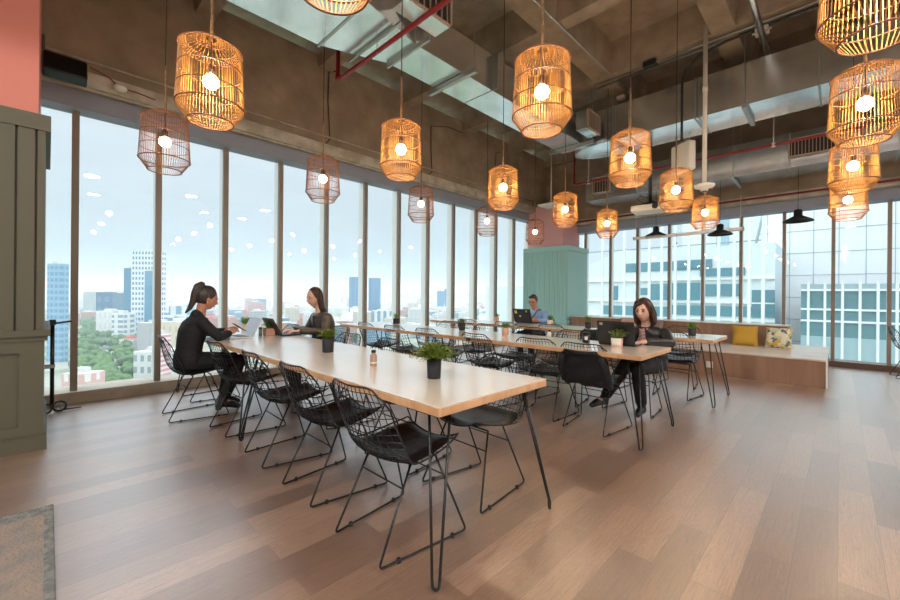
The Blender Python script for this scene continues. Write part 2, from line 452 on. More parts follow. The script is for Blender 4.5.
# near olive column, face towards the camera at y=4.4
nc = clad_column('panelled_column', -1.35, -.02, 4.40, 5.72, 2.58, 4.75, MT['olive'], MT['pink'], 'y', 'olive green panelled column beside the folded scooter', .93)
bb = MB()
for k in range(-14, 1):
    x = 1.33 - .055 + k * .104
    if x < .1: continue
    bb.box(x - .090, x, -.024, .0, .93, 2.46)
bb.box(1.289, 1.33, -.024, 0, .93, 2.46)
bb.build('beadboard', MT['olive'], nc)
fr = MB()
fr.box(0, 1.33, -.02, 0, .76, .845); fr.box(0, 1.33, -.02, 0, .13, .2); fr.box(1.2, 1.33, -.02, 0, .2, .76); fr.box(0, .1, -.02, 0, .2, .76)
fr.build('lower_frame', MT['olive'], nc)
MB().box(-1.30, -.06, 4.5, 5.7, 2.58, 3.42)
struct(MB().box(-1.30, -.06, 4.5, 5.74, 2.58, 4.75).build('column_1', MT['pink']))
# far mint column
tcx0, tcy0 = 8.8, 4.72
fc = clad_column('panelled_column', tcx0, 9.9, tcy0, 5.94, 2.46, 4.7, MT['teal'], MT['pinkpale'], 'x', 'mint green fluted column behind the man in the blue shirt', .62)
bb = MB()
k = 0
y = .02
while y < 1.2:
    bb.box(-.02, 0, y, y + .056, .62, 2.34); y += .072
bb.build('beadboard', MT['teal'], fc)
bb = MB(); bb.box(0.05, 1.05, -.012, 0, .7, 2.28); bb.build('side_panel', MT['teal'], fc)
struct(MB().box(8.98, 9.85, 4.92, 5.95, 2.46, 3.56).build('column_2', MT['pinkpale']))

# ---------------------------------------------------------- bench
bn = thing('window_bench', (7.4, .13, 0), 'long walnut plank bench with backrest under the office side windows', 'bench')
MB().box(0, 2.1, 0, 4.55, 0.0, .36).build('plinth_box', MT['bench'], bn)
MT['benchtop'] = mat('pale bench top', (196, 180, 166), .3, spec=.6, noise=(3, (208, 196, 184), .4, .6))
MB().rbox(-.012, 2.112, -.012, 4.56, .36, .385, .004, 1).build('seat_board', MT['benchtop'], bn)
MB().box(1.48, 1.9, .5, 4.5, .385, .735).build('backrest', MT['bench'], bn)
MB().box(1.46, 1.92, .49, 4.5, .735, .75).build('backrest_cap', MT['benchtop'], bn)
MB().box(-.018, -.002, -.018, .0, 0, .385).build('corner_trim', MT['alulight'], bn)
o = thing('wall_outlet', (7.385, 1.47, .16), 'white wall outlet on the front of the walnut bench', 'outlet')
MB().rbox(-.004, .002, -.045, .045, -.05, .05, .002, 1).build('cover_plate', MT['whiteplastic'], o)
f2 = MB(); f2.box(-.007, -.003, -.018, .018, .008, .035); f2.box(-.007, -.003, -.018, .018, -.035, -.008)
f2.build('socket_face', MT['white'], o)

def cushion(name, loc, rz, tilt, s, th, m, label, group=None):
    o = thing(name, loc, label, 'cushion', group, rz)
    n = 14; vs = []; fs = []
    for side in (1, -1):
        for i in range(n + 1):
            for j in range(n + 1):
                u = 2 * i / n - 1; v = 2 * j / n - 1
                t = th * (max(0, (1 - u ** 4) * (1 - v ** 4))) ** .5
                pinch = 1 - .06 * (1 - abs(u * v)) * 0
                e = 1 - .05 * (1 - (u * u)) * abs(v) ** 6 - .05 * (1 - v * v) * abs(u) ** 6
                vs.append((side * t, u * s / 2 * e, v * s / 2 * e + s / 2))
    for side in (0, 1):
        o0 = side * (n + 1) ** 2
        for i in range(n):
            for j in range(n):
                q = (o0 + i * (n + 1) + j, o0 + (i + 1) * (n + 1) + j, o0 + (i + 1) * (n + 1) + j + 1, o0 + i * (n + 1) + j + 1)
                fs.append(q if side == 0 else q[::-1])
    b = MB().add(vs, fs)
    c, s_ = math.cos(tilt), math.sin(tilt)
    b.xform(lambda p: Vector((p.x * c + p.z * s_, p.y, -p.x * s_ + p.z * c)))
    b.build('cover', m, o, True)
    # seam piping
    pts = []
    for q in range(40):
        a = q / 40 * 4; k = int(a); f = a - k
        u, v = [(-1 + 2 * f, -1), (1, -1 + 2 * f), (1 - 2 * f, 1), (-1, 1 - 2 * f)][k]
        e = 1 - .05 * (1 - (u * u)) * abs(v) ** 6 - .05 * (1 - v * v) * abs(u) ** 6
        p = Vector((0, u * s / 2 * e, v * s / 2 * e + s / 2)); pts.append(Vector((p.z * s_, p.y, p.z * c)))
    MB().tube(pts, .005, 5, True).build('piping', m, o, True)
    return o
cushion('cushion', (8.62, 1.19, .385), .12, .3, .36, .075, MT['mustard'], 'mustard yellow knitted cushion leaning on the bench backrest')
cushion('cushion', (8.62, .74, .385), -.1, .3, .345, .07, MT['floral'], 'printed cushion with yellow and grey pattern on the bench')
cushion('cushion', (8.66, 2.72, .40), .1, .28, .37, .07, MT['taupecloth'], 'taupe cushion on bench behind the woman in black leather jacket')
cushion('cushion', (8.66, 3.2, .40), -.05, .28, .39, .07, MT['blush'], 'blush pink cushion on the bench, seen past the laptop lid')

# ---------------------------------------------------------- rug
rg = thing('rug', (0, 0, 0), 'worn grey and brown woven rug with a bound edge', 'rug')
MB().rbox(-2.2, .0, .4, 3.16, .001, .012, .004, 1).build('pile_field', MT['rug'], rg)
k = MB(); k.rbox(-2.23, .03, 3.08, 3.19, .001, .014, .004, 1); k.rbox(-.01, .03, .4, 3.19, .001, .0135, .004, 1)
k.build('border', MT['rugedge'], rg)

# ---------------------------------------------------------- tables
def hairpin(cx, cy, dx, dy, ztop, inset=.10, w=.048):
    """two rods meeting in a U on the floor; (dx,dy) is the outward diagonal"""
    px, py = -dy * .7071, dx * .7071
    bx, by = cx + dx * .022, cy + dy * .012
    tx, ty = cx - dx * inset, cy - dy * inset
    pts = [(tx + px * w, ty + py * w, ztop), (bx + px * .016, by + py * .016, .05)]
    for a in range(0, 181, 30):
        A = math.radians(a); pts.append((bx + px * .014 * math.cos(A), by + py * .014 * math.cos(A), .022 - .015 * math.sin(A)))
    pts += [(bx - px * .016, by - py * .016, .05), (tx - px * w, ty - py * w, ztop)]
    return MB().tube(pts, .0065, 8)
def table(x0, x1, y0, y1, label, group=None):
    cx, cy = (x0 + x1) / 2, (y0 + y1) / 2
    t = thing('work_table', (cx, cy, 0), label, 'table', group)
    X, Y = (x1 - x0) / 2, (y1 - y0) / 2
    MB().rbox(-X, X, -Y, Y, .744, .75, .0015, 1).build('tabletop', MT['table'], t)
    MB().rbox(-X, X, -Y, Y, .708, .7438, .002, 1).build('edge_band', MT['table_edge'], t)
    for sx in (-1, 1):
        for sy in (-1, 1):
            l = hairpin(sx * X, sy * Y, sx, sy, .708).build('leg', MT['black'], t, True)
            k = MB().box(sx * (X - .11) - .05, sx * (X - .11) + .05, sy * (Y - .11) - .05, sy * (Y - .11) + .05, .7, .708)
            k.build('mounting_plate', MT['black'], l)
    return t
T1, T2, T3 = (1.15, 2.0), (3.33, 4.12), (5.19, 5.95)
table(T1[0], T1[1], 1.19, 3.525, 'pale oak table on hairpin legs with the big fern in a black pot', 'oak work tables')
table(T1[0], T1[1], 3.53, 5.80, 'pale oak table where two women sit face to face', 'oak work tables')
table(T2[0], T2[1], 1.13, 3.46, 'pale oak table where the woman in a black leather jacket works', 'oak work tables')
table(T2[0], T2[1], 3.465, 5.78, 'pale oak table by the windows with the square black potted grass', 'oak work tables')
table(T3[0], T3[1], 1.0, 3.33, 'pale oak table standing nearest the walnut bench', 'oak work tables')
table(T3[0], T3[1], 3.335, 5.65, 'pale oak table where the man in the blue shirt works', 'oak work tables')
o = thing('edge_outlet', (3.325, 2.98, .728), 'small orange capped outlet on a table edge', 'outlet')
MB().rbox(-.006, .004, -.028, .028, -.014, .014, .002, 1).build('cover_plate', MT['blackmatte'], o)
MB().lathe([(.009, 0), (.009, .008)], 12).xform(lambda p: Vector((-.006 - p.z, p.x, p.y))).build('cap', MT['orange'], o)

# ---------------------------------------------------------- wire chair
def shell(u, v):
    """u -1..1 across, v 0..1 from the front of the seat to the top of the back"""
    P = [(.235, .445), (.12, .425), (-.02, .412), (-.14, .425), (-.215, .49), (-.255, .59), (-.28, .70), (-.30, .80)]
    W = [.205, .235, .245, .25, .25, .245, .235, .20]
    a = v * (len(P) - 1); i = min(int(a), len(P) - 2); f = a - i
    def cr(q):
        g = lambda n: q[max(0, min(len(q) - 1, n))]
        p0, p1, p2, p3 = g(i - 1), g(i), g(i + 1), g(i + 2)
        return .5 * (2 * p1 + (p2 - p0) * f + (2 * p0 - 5 * p1 + 4 * p2 - p3) * f * f + (3 * p1 - p0 - 3 * p2 + p3) * f ** 3)
    x = cr([p[0] for p in P]); z = cr([p[1] for p in P]); w = cr(W)
    # rounded corners at the top and front
    corner = 0
    if v > .85: corner = (v - .85) / .15
    au = abs(u)
    z -= .05 * corner * au ** 6
    lift = .05 * (1 - abs(2 * v - .9)) if v < .95 else 0
    seat = max(0, 1 - v / .55)
    z += au ** 2 * (.03 * seat + .02)
    bk = max(0, min(1, (v - .3) / .3))
    x += au ** 2 * .075 * bk * (1 - .55 * max(0, (v - .6) / .4))
    return Vector((x, u * w, z))
def wire_chair():
    r = thing('wire_chair', (0, 0, 0), '', 'chair', 'black wire mesh chairs around the tables')
    sh = MB(); nu, nv = 15, 21
    for i in range(1, nu - 1):
        u = 2 * i / (nu - 1) - 1
        sh.tube([shell(u, j / 20) for j in range(21)], .0024, 3, caps=False)
    for j in range(1, nv - 1):
        v = j / (nv - 1)
        sh.tube([shell(-1 + 2 * i / 10, v) for i in range(11)], .0024, 3, caps=False)
    sh.build('wire_shell', MT['black'], r)
    rim = [shell(-1, j / 20) for j in range(0, 21)] + [shell(-1 + 2 * i / 12, 1) for i in range(1, 12)] + [shell(1, 1 - j / 20) for j in range(0, 21)] + [shell(1 - 2 * i / 12, 0) for i in range(1, 12)]
    MB().tube(rim, .0052, 6, True).build('rim', MT['black'], r, True)
    # seat pad
    vs = []; fs = []; n = 12
    for s in (1, 0):
        for i in range(n + 1):
            for j in range(n + 1):
                u = (2 * i / n - 1); vv = j / n * .50 + .02
                w = (2 * j / n - 1)
                k = (max(0, (1 - u ** 4) * (1 - w ** 4))) ** .4
                p = shell(u * .9 * (1 - .12 * w ** 4), vv)
                vs.append((p.x, p.y, p.z + .004 + (.028 * k if s else 0)))
    for s in (0, 1):
        o0 = s * (n + 1) ** 2
        for i in range(n):
            for j in range(n):
                q = (o0 + i * (n + 1) + j, o0 + i * (n + 1) + j + 1, o0 + (i + 1) * (n + 1) + j + 1, o0 + (i + 1) * (n + 1) + j)
                fs.append(q if s == 0 else q[::-1])
    MB().add(vs, fs).build('seat_pad', MT['pad'], r, True)
    # sled base: rear feet 0.38 apart, front feet 0.50 apart
    for s in (-1, 1):
        rf, ff = Vector((-.25, s * .19, .008)), Vector((.25, s * .255, .008))
        rtp, ftp = Vector((-.05, s * .165, .412)), Vector((.10, s * .175, .415))
        def arc(a, c, b, d=.025, n=4):
            pa = c + (a - c).normalized() * d; pb = c + (b - c).normalized() * d
            return [pa.lerp(c, t / n).lerp(c.lerp(pb, t / n), t / n) for t in range(n + 1)]
        pts = [rtp] + arc(rtp, rf, ff) + arc(rf, ff, ftp) + [ftp]
        fr = MB().tube(pts, .0058, 8).build('leg_frame', MT['black'], r, True)
        for f in (.2, .82):
            p = rf.lerp(ff, f)
            MB().lathe([(.011, -.007), (.012, .004), (.009, .012)], 10, p[:]).build('glide', MT['blackmatte'], fr)
    c = MB()
    def on(s, t, rear):
        rf, ff = Vector((-.25, s * .19, .008)), Vector((.25, s * .255, .008))
        rtp, ftp = Vector((-.05, s * .165, .412)), Vector((.10, s * .175, .415))
        return (rf.lerp(rtp, t) if rear else ff.lerp(ftp, t))
    for rear in (True, False):
        MB().tube([on(-1, .74, rear), on(1, .74, rear)], .0045, 6).build('stretcher', MT['black'], r, True)
    MB().tube([(.10, -.175, .415), (.10, .175, .415)], .0055, 6).build('seat_rail', MT['black'], r, True)
    MB().tube([(-.05, -.165, .412), (-.05, .165, .412)], .0055, 6).build('seat_rail', MT['black'], r, True)
    return r
chair0 = wire_chair(); CK = fresh(chair0); used = [False]
def chair(x, y, rz, label):
    if not used[0]:
        used[0] = True; chair0.location = (x, y, 0); chair0.rotation_euler = (0, 0, rz); chair0['label'] = label; return chair0
    return dup(chair0, CK, (x, y, 0), rz, label)
D = math.radians
chair(1.28, 1.63, D(0), 'black wire chair nearest the camera, pushed towards the big fern')
chair(1.30, 2.33, D(0), 'black wire chair second along the row from the table corner nearest the camera')
chair(1.30, 3.03, D(-2), 'black wire chair third along the row from the table corner nearest the camera')
chair(1.29, 3.88, D(3), 'black wire chair with tall back, next to the ponytailed woman')
chair(1.05, 4.64, D(-2), 'black wire chair the ponytailed woman sits on')
chair(1.36, 5.32, D(0), 'black wire chair by the windows beyond the ponytailed woman')
chair(1.95, 1.66, D(178), 'black wire chair tucked under the end of the fern table, glossy pad lit')
chair(1.95, 2.32, D(181), 'black wire chair beyond the tucked one, across the fern table')
chair(2.0, 3.02, D(179), 'black wire chair across the table from the third chair of the row')
chair(2.0, 3.72, D(182), 'black wire chair beside the long-haired woman in olive jacket')
chair(2.42, 4.62, D(180), 'black wire chair the long-haired woman in olive jacket sits on')
chair(2.1, 5.36, D(180), 'black wire chair by the windows beyond the long-haired woman')
chair(3.62, 1.64, D(0), 'black wire chair with a black jacket over its back')
chair(3.66, 2.18, D(5), 'black wire chair next to the jacket-draped chair')
chair(3.58, 2.86, D(-4), 'black wire chair below the orange table edge outlet')
chair(3.6, 3.7, D(0), 'black wire chair beside the blue-potted fern, window half of middle tables')
chair(3.6, 4.38, D(2), 'black wire chair second from the windows at the middle tables')
chair(3.62, 5.08, D(-3), 'black wire chair nearest the windows at the middle tables')
chair(4.48, 1.58, D(178), 'black wire chair the woman in black leather jacket sits on')
chair(4.3, 2.32, D(182), 'black wire chair with a black backpack hung on its corner')
chair(4.27, 2.98, D(180), 'black wire chair facing the pink potted plant across the middle table')
chair(4.27, 3.72, D(178), 'black wire chair across from the blue-potted fern')
chair(4.3, 4.5, D(180), 'black wire chair second from the windows, bench side of middle tables')
chair(5.52, 1.46, D(0), 'black wire chair with see-through back behind the leather-jacketed woman')
chair(5.5, 2.3, D(3), 'black wire chair at the far table behind the open laptop lid')
chair(5.5, 3.05, D(-2), 'black wire chair at the far table next to the white and pink pot')
chair(5.45, 3.85, D(0), 'black wire chair opposite the man in the blue shirt')
chair(5.45, 4.7, D(2), 'black wire chair nearest the windows at the far table')
chair(6.22, 1.62, D(180), 'black wire chair between the far table and the yellow cushion')
chair(6.42, 4.02, D(182), 'black wire chair the man in the blue shirt sits on')
chair(9.35, -.84, D(-84), 'black wire chair alone by the office side windows')

# ---------------------------------------------------------- pendant lamps
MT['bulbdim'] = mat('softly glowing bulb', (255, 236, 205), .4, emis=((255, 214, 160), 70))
def rattan_lamp(cane, th=.0023, bulb='bulb'):
    r = thing('pendant_lamp', (0, 0, 0), '', 'lamp', 'rattan cage pendant lamps in rows over the tables')
    # origin: middle of the cage; cage 0.50 high
    prof = [(.03, .25), (.075, .237), (.125, .212), (.158, .185), (.163, .10), (.170, -.05), (.176, -.15), (.118, -.235)]
    cg = MB(); n = 60
    for k in range(n):
        a = 2 * PI * k / n
        pr = prof if k % 2 == 0 else prof[2:]
        cg.tube([(q[0] * math.cos(a), q[0] * math.sin(a), q[1]) for q in pr], th, 3, caps=False)
    cg.build('cane_cage', cane, r)
    hb = MB()
    for rr, z, t in ((.075, .237, .003), (.128, .211, .003), (.164, .185, .004), (.171, -.05, .003), (.166, .06, .0035), (.177, -.15, .0045), (.118, -.237, .0045)):
        hb.tube([(rr * math.cos(2 * PI * k / 32), rr * math.sin(2 * PI * k / 32), z) for k in range(32)], t, 5, True)
    hb.build('hoop', MT['rattan_dark'], r, True)
    MB().sphere((0, 0, .0), .042, 16, 10).build('bulb', MT[bulb], r, True)
    MB().lathe([(.012, .04), (.02, .045), (.02, .09), (.008, .105)], 14).build('bulb_socket', MT['socket'], r, True)
    MB().tube([(0, 0, .1), (0, 0, .26)], .004, 6).build('inner_cord', MT['socket'], r)
    MB().tube([(0, 0, .235), (.003, 0, .40), (0, .002, .62)], .0085, 8).build('rope_sleeve', MT['rope'], r, True)
    MB().tube([(0, 0, .6), (.004, .002, 1.3), (0, 0, 2.30)], .0045, 6).build('cord', MT['socket'], r, True)
    return r
lampA = rattan_lamp(MT['rattan']); LK = fresh(lampA)
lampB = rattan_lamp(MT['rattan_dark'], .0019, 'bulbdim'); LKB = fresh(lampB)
LX = [.64, 2.09, 3.6, 5.05, 6.6]
first = [True]
rows = [('row nearest city windows', [(165, 142), (323, 179), (421, 204), (487, 221), (535, 232)]),
        ('second row from city windows', [(211, 82), (401, 149.5), (503, 187.5), (565, 209.5), (607, 223.5)]),
        ('third row from city windows', [(333, -83), (542, 92), (630, 158), (676, 190), (705, 212.5)]),
        ('fourth row from city windows', [(860, -10), (865, 104), (853, 166), (848, 200)])]
ords = ['first', 'second', 'third', 'fourth', 'fifth']
for rn, lst in rows:
    for k, (px, py) in enumerate(lst):
        if rn.startswith('fourth') and k == 0: p = Vector((2.25, -.10, 2.47))
        else:
            p = onz(px, py, 2.46)
        n = len(lst)
        lab = 'rattan pendant lamp, %s from the bench end, %s' % (ords[n - 1 - k], rn)
        if rn.startswith('fourth') and k == n - 1: p = onz(px, py, 2.42)
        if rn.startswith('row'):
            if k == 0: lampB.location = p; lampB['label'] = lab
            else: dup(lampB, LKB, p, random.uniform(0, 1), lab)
        elif first[0]:
            first[0] = False; lampA.location = p; lampA['label'] = lab
        else: dup(lampA, LK, p, random.uniform(0, 1), lab)

# ---------------------------------------------------------- downlights in the lounge behind the camera
dl = thing('ceiling_lamp', (-1.5, 2.2, 4.3), 'round lit ceiling lamp on a thin stem over the lounge', 'lamp', 'round ceiling lamps over the lounge')
MB().lathe([(.16, 0), (.17, .02), (.17, .06), (.15, .08)], 24).build('housing', MT['white'], dl, True)
MB().lathe([(.15, -.004), (.15, 0)], 24).build('diffuser', MT['downlight'], dl)
MB().tube([(0, 0, .07), (0, 0, .5)], .01, 6).build('stem', MT['white'], dl)
DK = fresh(dl)
for (x, y) in [(-1.5, -.3), (-1.5, -2.8), (.8, -2.0), (3.2, -2.6), (5.6, -3.0), (8.0, -3.0), (-4, 2.2), (-4, -.3), (-4, -2.8), (1.0, -4.6), (4.2, -5.2), (5.6, -5.4)]:
    dup(dl, DK, (x, y, 4.3), 0, 'round lit ceiling lamp on a thin stem over the lounge')

# ---------------------------------------------------------- ducts
def rod(mb, x, y, z0, z1=4.9): mb.tube([(x, y, z0), (x, y, z1)], .005, 6)
d1 = thing('air_duct', (0, 0, 0), 'galvanised rectangular air duct running beside the city window beam', 'duct')
k = MB(); k.box(2.75, 6.78, 3.25, 3.74, 3.9, 4.36)
k.build('duct_body', MT['galv'], d1)
k = MB(); k.frustum((3.25, 3.74, 3.9, 4.36), (3.05, 3.95, 3.86, 4.42), 0, .75)
k.xform(lambda p: Vector((2.75 - p.z, p.x, p.y))); k.build('transition', MT['galv'], d1)
MB().box(-4.5, 2.0, 3.05, 3.95, 3.86, 4.42).build('wide_section', MT['galv'], d1)
for x in (2.0, 2.38, 2.75): MB().box(x - .012, x + .012, 3.03, 3.97 if x < 2.5 else 3.76, 3.85, 3.87 if x < 2.5 else 3.9).build('flange', MT['galvside'], d1)
for x in (1.0, 1.05): MB().box(x - .012, x + .012, 3.03, 3.97, 3.84, 3.86).build('flange', MT['galvside'], d1)
for x in (4.05, 5.4): MB().box(x - .004, x + .004, 3.155, 3.725, 3.894, 4.365).build('seam', MT['galvside'], d1)
for x, y0, y1 in ((3.5, 3.05, 3.85), (6.5, 3.0, 3.85)):
    h = thing('duct_hanger', (x, 3.45, 3.88), 'strut hanger under the rectangular duct, %s' % ('nearer the camera' if x < 5 else 'at its end by the round duct'), 'hanger')
    MB().box(-.025, .025, y0 - 3.45, y1 - 3.45, -.045, .012).build('strut_channel', MT['galvside'], h)
    for yy in (y0 - 3.42, y1 - 3.48):
        MB().tube([(0, yy, -.04), (0, yy, .9)], .005, 6).build('threaded_rod', MT['galvside'], h)
# grilles
def grille(x0, x1, y, z0, z1, label, depth=.14, nslat=7, axis='y'):
    g = thing('air_grille', ((x0 + x1) / 2, y, (z0 + z1) / 2), label, 'vent')
    X, Z = (x1 - x0) / 2, (z1 - z0) / 2
    T = (lambda p: p) if axis == 'y' else (lambda p: Vector((p.y, -p.x, p.z)))
    fr_ = MB(); w = .022
    fr_.box(-X, X, -.015, .01, Z - w, Z); fr_.box(-X, X, -.015, .01, -Z, -Z + w); fr_.box(-X, -X + w, -.015, .01, -Z, Z); fr_.box(X - w, X, -.015, .01, -Z, Z)
    fr_.xform(T); fr_.build('frame', MT['grillewhite'], g)
    s = MB()
    for i in range(nslat):
        xx = -X + w + (2 * X - 2 * w) * (i + .5) / nslat
        s.box(xx - .004, xx + .004, -.008, .02, -Z + w, Z - w)
    s.xform(T); s.build('slats', MT['grillewhite'], g)
    b_ = MB().box(-X + .01, X - .01, .015, depth, -Z + .01, Z - .01); b_.xform(T); b_.build('collar', MT['galv'], g)
    v_ = MB().box(-X + .015, X - .015, .010, .016, -Z + .015, Z - .015); v_.xform(T); v_.build('shade_plate', MT['grilleshade'], g)  # solid dark plate, its colour stands in for the shade behind the slats
    return g
grille(2.35, 2.95, 2.92, 4.02, 4.36, 'pale slatted air grille on the duct above the red pipe', .235)
grille(6.15, 6.62, 2.95, 3.98, 4.30, 'pale slatted air grille near the end of the rectangular duct', .205)
g = grille(-.32, .32, 0, 3.56, 3.86, 'pale slatted air grille on the duct by the office side windows', .12, 14, 'x')
g.location = (8.46, .30, 3.66)
g = grille(-.2, .2, 0, 3.2, 3.55, 'pale framed grille behind the pendant lamps near the pink column', .12, 6, 'x')
g.location = (8.44, 3.72, 3.66)
d2 = thing('air_duct', (0, 0, 0), 'galvanised rectangular air duct with a rounded end crossing over the tables', 'duct')
k = MB().box(6.72, 7.46, YB + .2, 3.0, 3.88, 4.46)
k.build('duct_body', MT['galv'], d2)
k = MB()
n = 20; vs = []
for z in (3.88, 4.46):
    for i in range(n + 1):
        a = PI * i / n; vs.append((7.09 + .37 * math.cos(a), 3.0 + .62 * math.sin(a), z))
fs = [tuple(reversed(range(n + 1))), tuple(range(n + 1, 2 * n + 2))] + [(i, i + 1, n + 2 + i, n + 1 + i) for i in range(n)]
k.add(vs, fs); k.build('rounded_end', MT['galv'], d2, False)
for y in (2.5, 1.55, 1.5, .2, -1.2, -2.6): MB().box(6.71, 7.47, y - .012, y + .012, 3.87, 4.47).build('flange', MT['galvside'], d2)
for y in (2.75, .95):
    h = thing('duct_hanger', (7.04, y, 3.86), 'strut hanger under the round-ended duct, %s' % ('at its rounded end' if y > 2 else 'mid way'), 'hanger')
    MB().box(-.40, .40, -.025, .025, -.045, .01).build('strut_channel', MT['galvside'], h)
    for xx in (-.37, .37): MB().tube([(xx, 0, -.04), (xx, 0, .95)], .005, 6).build('threaded_rod', MT['galvside'], h)
d3 = thing('air_duct', (0, 0, 0), 'galvanised rectangular air duct along the beam above the office side windows', 'duct')
MB().box(8.5, 9.15, YB + .2, 4.1, 3.36, 3.92).build('duct_body', MT['galv'], d3)
for y in (3.0, 1.8, .6, -.6, -1.8): MB().box(8.49, 9.16, y - .012, y + .012, 3.35, 3.93).build('flange', MT['galvside'], d3)
h = thing('duct_hanger', (8.8, 1.35, 3.34), 'strut hanger under the duct by the office side windows', 'hanger')
MB().box(-.42, .42, -.025, .025, -.04, .01).build('strut_channel', MT['galvside'], h)
for xx in (-.39, .39): MB().tube([(xx, 0, -.03), (xx, 0, 1.4)], .005, 6).build('threaded_rod', MT['galvside'], h)

# ---------------------------------------------------------- sprinkler pipes
def pipe(pts, r, label, m='red', name='sprinkler_pipe', cat='pipe'):
    o = thing(name, (0, 0, 0), label, cat)
    MB().tube(pts, r, 12).build('pipe_run', MT[m], o, True)
    return o
p1 = pipe([(2.40, 4.26, 4.75), (2.40, 4.26, 3.80), (2.40, 4.22, 3.765), (2.40, 4.15, 3.76), (2.38, -2.0, 3.76)], .024, 'red sprinkler pipe dropping beside the rectangular duct and crossing under it')
MB().lathe([(.032, -.03), (.032, .03)], 12, (2.40, 4.26, 3.80)).build('elbow_fitting', MT['red'], p1, True)
k = MB().tube([(2.39, 3.45, 3.73), (2.39, 3.45, 3.86)], .006, 6); k.lathe([(.03, -.012), (.03, .012)], 12).build('clamp', MT['galvside'], p1)
p2 = pipe([(7.88, 4.06, 4.75), (7.88, 4.06, 3.63), (7.88, 4.0, 3.6), (7.9, -6.5, 3.6)], .022, 'red sprinkler pipe with hangers between the two ducts')
for y in (3.75, 1.9, .75):
    k = MB().tube([(7.89, y, 3.58), (7.89, y, 4.9)], .007, 6); k.lathe([(.028, -.03), (.028, .03)], 10, (7.89, y, 3.6)); k.build('pipe_hanger', MT['whiteplastic'], p2)
pipe([(9.5, 5.6, 3.13), (9.5, -6.5, 3.13)], .020, 'thin red pipe along the ledge above the office side windows')
# conduits
pipe([(XB + .2, 5.76, 3.70), (9.0, 5.76, 3.70)], .012, 'thin steel conduit along the foot of the city window beam', 'ledge', 'conduit')
pipe([(6.30, 2.9, 4.70), (6.30, -6, 4.70)], .012, 'steel conduit under the coffered slab, first of the pair', 'galvside', 'conduit')
pipe([(6.42, 2.9, 4.70), (6.42, -6, 4.70)], .012, 'steel conduit under the coffered slab, second of the pair', 'galvside', 'conduit')
pipe([(2.0, 2.60, 4.72), (6.3, 2.60, 4.72), (6.7, 2.58, 4.70), (8.3, 2.6, 4.70)], .012, 'steel conduit running lengthwise to the crossing conduit pair', 'galvside', 'conduit')
pipe([(3.5, .72, 4.55), (7.2, .72, 4.55)], .035, 'thick galvanised conduit ending at the round-ended duct', 'galv', 'conduit')
def jbox(p, s, label, m='whiteplastic'):
    o = thing('junction_box', p, label, 'electrical box')
    MB().rbox(-s[0] / 2, s[0] / 2, -s[1] / 2, s[1] / 2, -s[2] / 2, s[2] / 2, .004, 1).build('box_body', MT[m], o)
    k = MB()
    for sy in (-1, 1): k.tube([(0, sy * s[1] / 2, 0), (0, sy * (s[1] / 2 + .03), 0)], .014, 8)
    k.build('cable_gland', MT['galvside'], o)
jbox(onz(650, 64, 4.66), (.1, .18, .08), 'dark junction box on the conduit pair under the slab', 'blackmatte')
jbox(onz(762, 31, 4.64), (.1, .14, .08), 'pale junction box beside the thick black cable')
jbox(onz(621, 98, 4.66), (.1, .12, .06), 'pale junction box at the end of the lengthwise conduit')
# thick black cable
a0 = onz(693, 62, 4.55); b0 = Vector((6.32, 1.62, 3.42))
o = thing('power_cable', (0, 0, 0), 'thick black cable along the conduits dropping to the white hanging speaker', 'cable')
pts = [b0, b0 + Vector((0, 0, .3)), b0 + Vector((0, 0, .85)), Vector((6.33, 1.58, 4.45)), Vector((6.36, 1.42, 4.60)), Vector((6.36, 1.1, 4.66)), Vector((6.36, .4, 4.68)), Vector((6.36, -3, 4.68))]
MB().tube(pts, .017, 8).build('cable_run', MT['blackmatte'], o, True)
o = thing('hanging_speaker', (6.32, 1.60, 3.2), 'square white box speaker hung below the slab on a black cable', 'speaker', rz=math.radians(-35))
MB().rbox(-.06, .06, -.17, .17, -.2, .2, .02, 3).build('cabinet', MT['whiteplastic'], o, True)
MB().rbox(-.03, .03, -.08, .08, .2, .24, .005, 1).build('bracket', MT['galvside'], o)
o = thing('sensor_pole', (6.0, 1.27, 2.66), 'white drop pole with round sensor disc at its foot', 'pole')
MB().tube([(0, 0, .06), (0, 0, 2.12)], .026, 12).build('pole_tube', MT['whiteplastic'], o, True)
MB().tube([(0, 0, 1.25), (0, 0, 1.33)], .032, 12).build('coupling', MT['whiteplastic'], o, True)
MB().lathe([(.04, -.05), (.05, -.02), (.11, .0), (.12, .03), (.04, .06)], 20).build('sensor_disc', MT['white'], o, True)
MB().lathe([(.02, -.07), (.035, -.05)], 12).build('lens', MT['blackmatte'], o)
# access panels
o = thing('wifi_panel', (7.6, 4.0, 3.3), 'flat white access panel hung on a rod near the mint column', 'wireless access point')
o.location = onz(551, 205.5, 3.3)
MB().rbox(-.22, .22, -.22, .22, -.02, .02, .008, 2).build('panel_body', MT['white'], o, True)
MB().tube([(0, 0, .02), (0, 0, 1.5)], .012, 8).build('drop_rod', MT['whiteplastic'], o, True)
MB().rbox(-.05, .05, -.05, .05, .02, .07, .005, 1).build('mount', MT['galvside'], o)
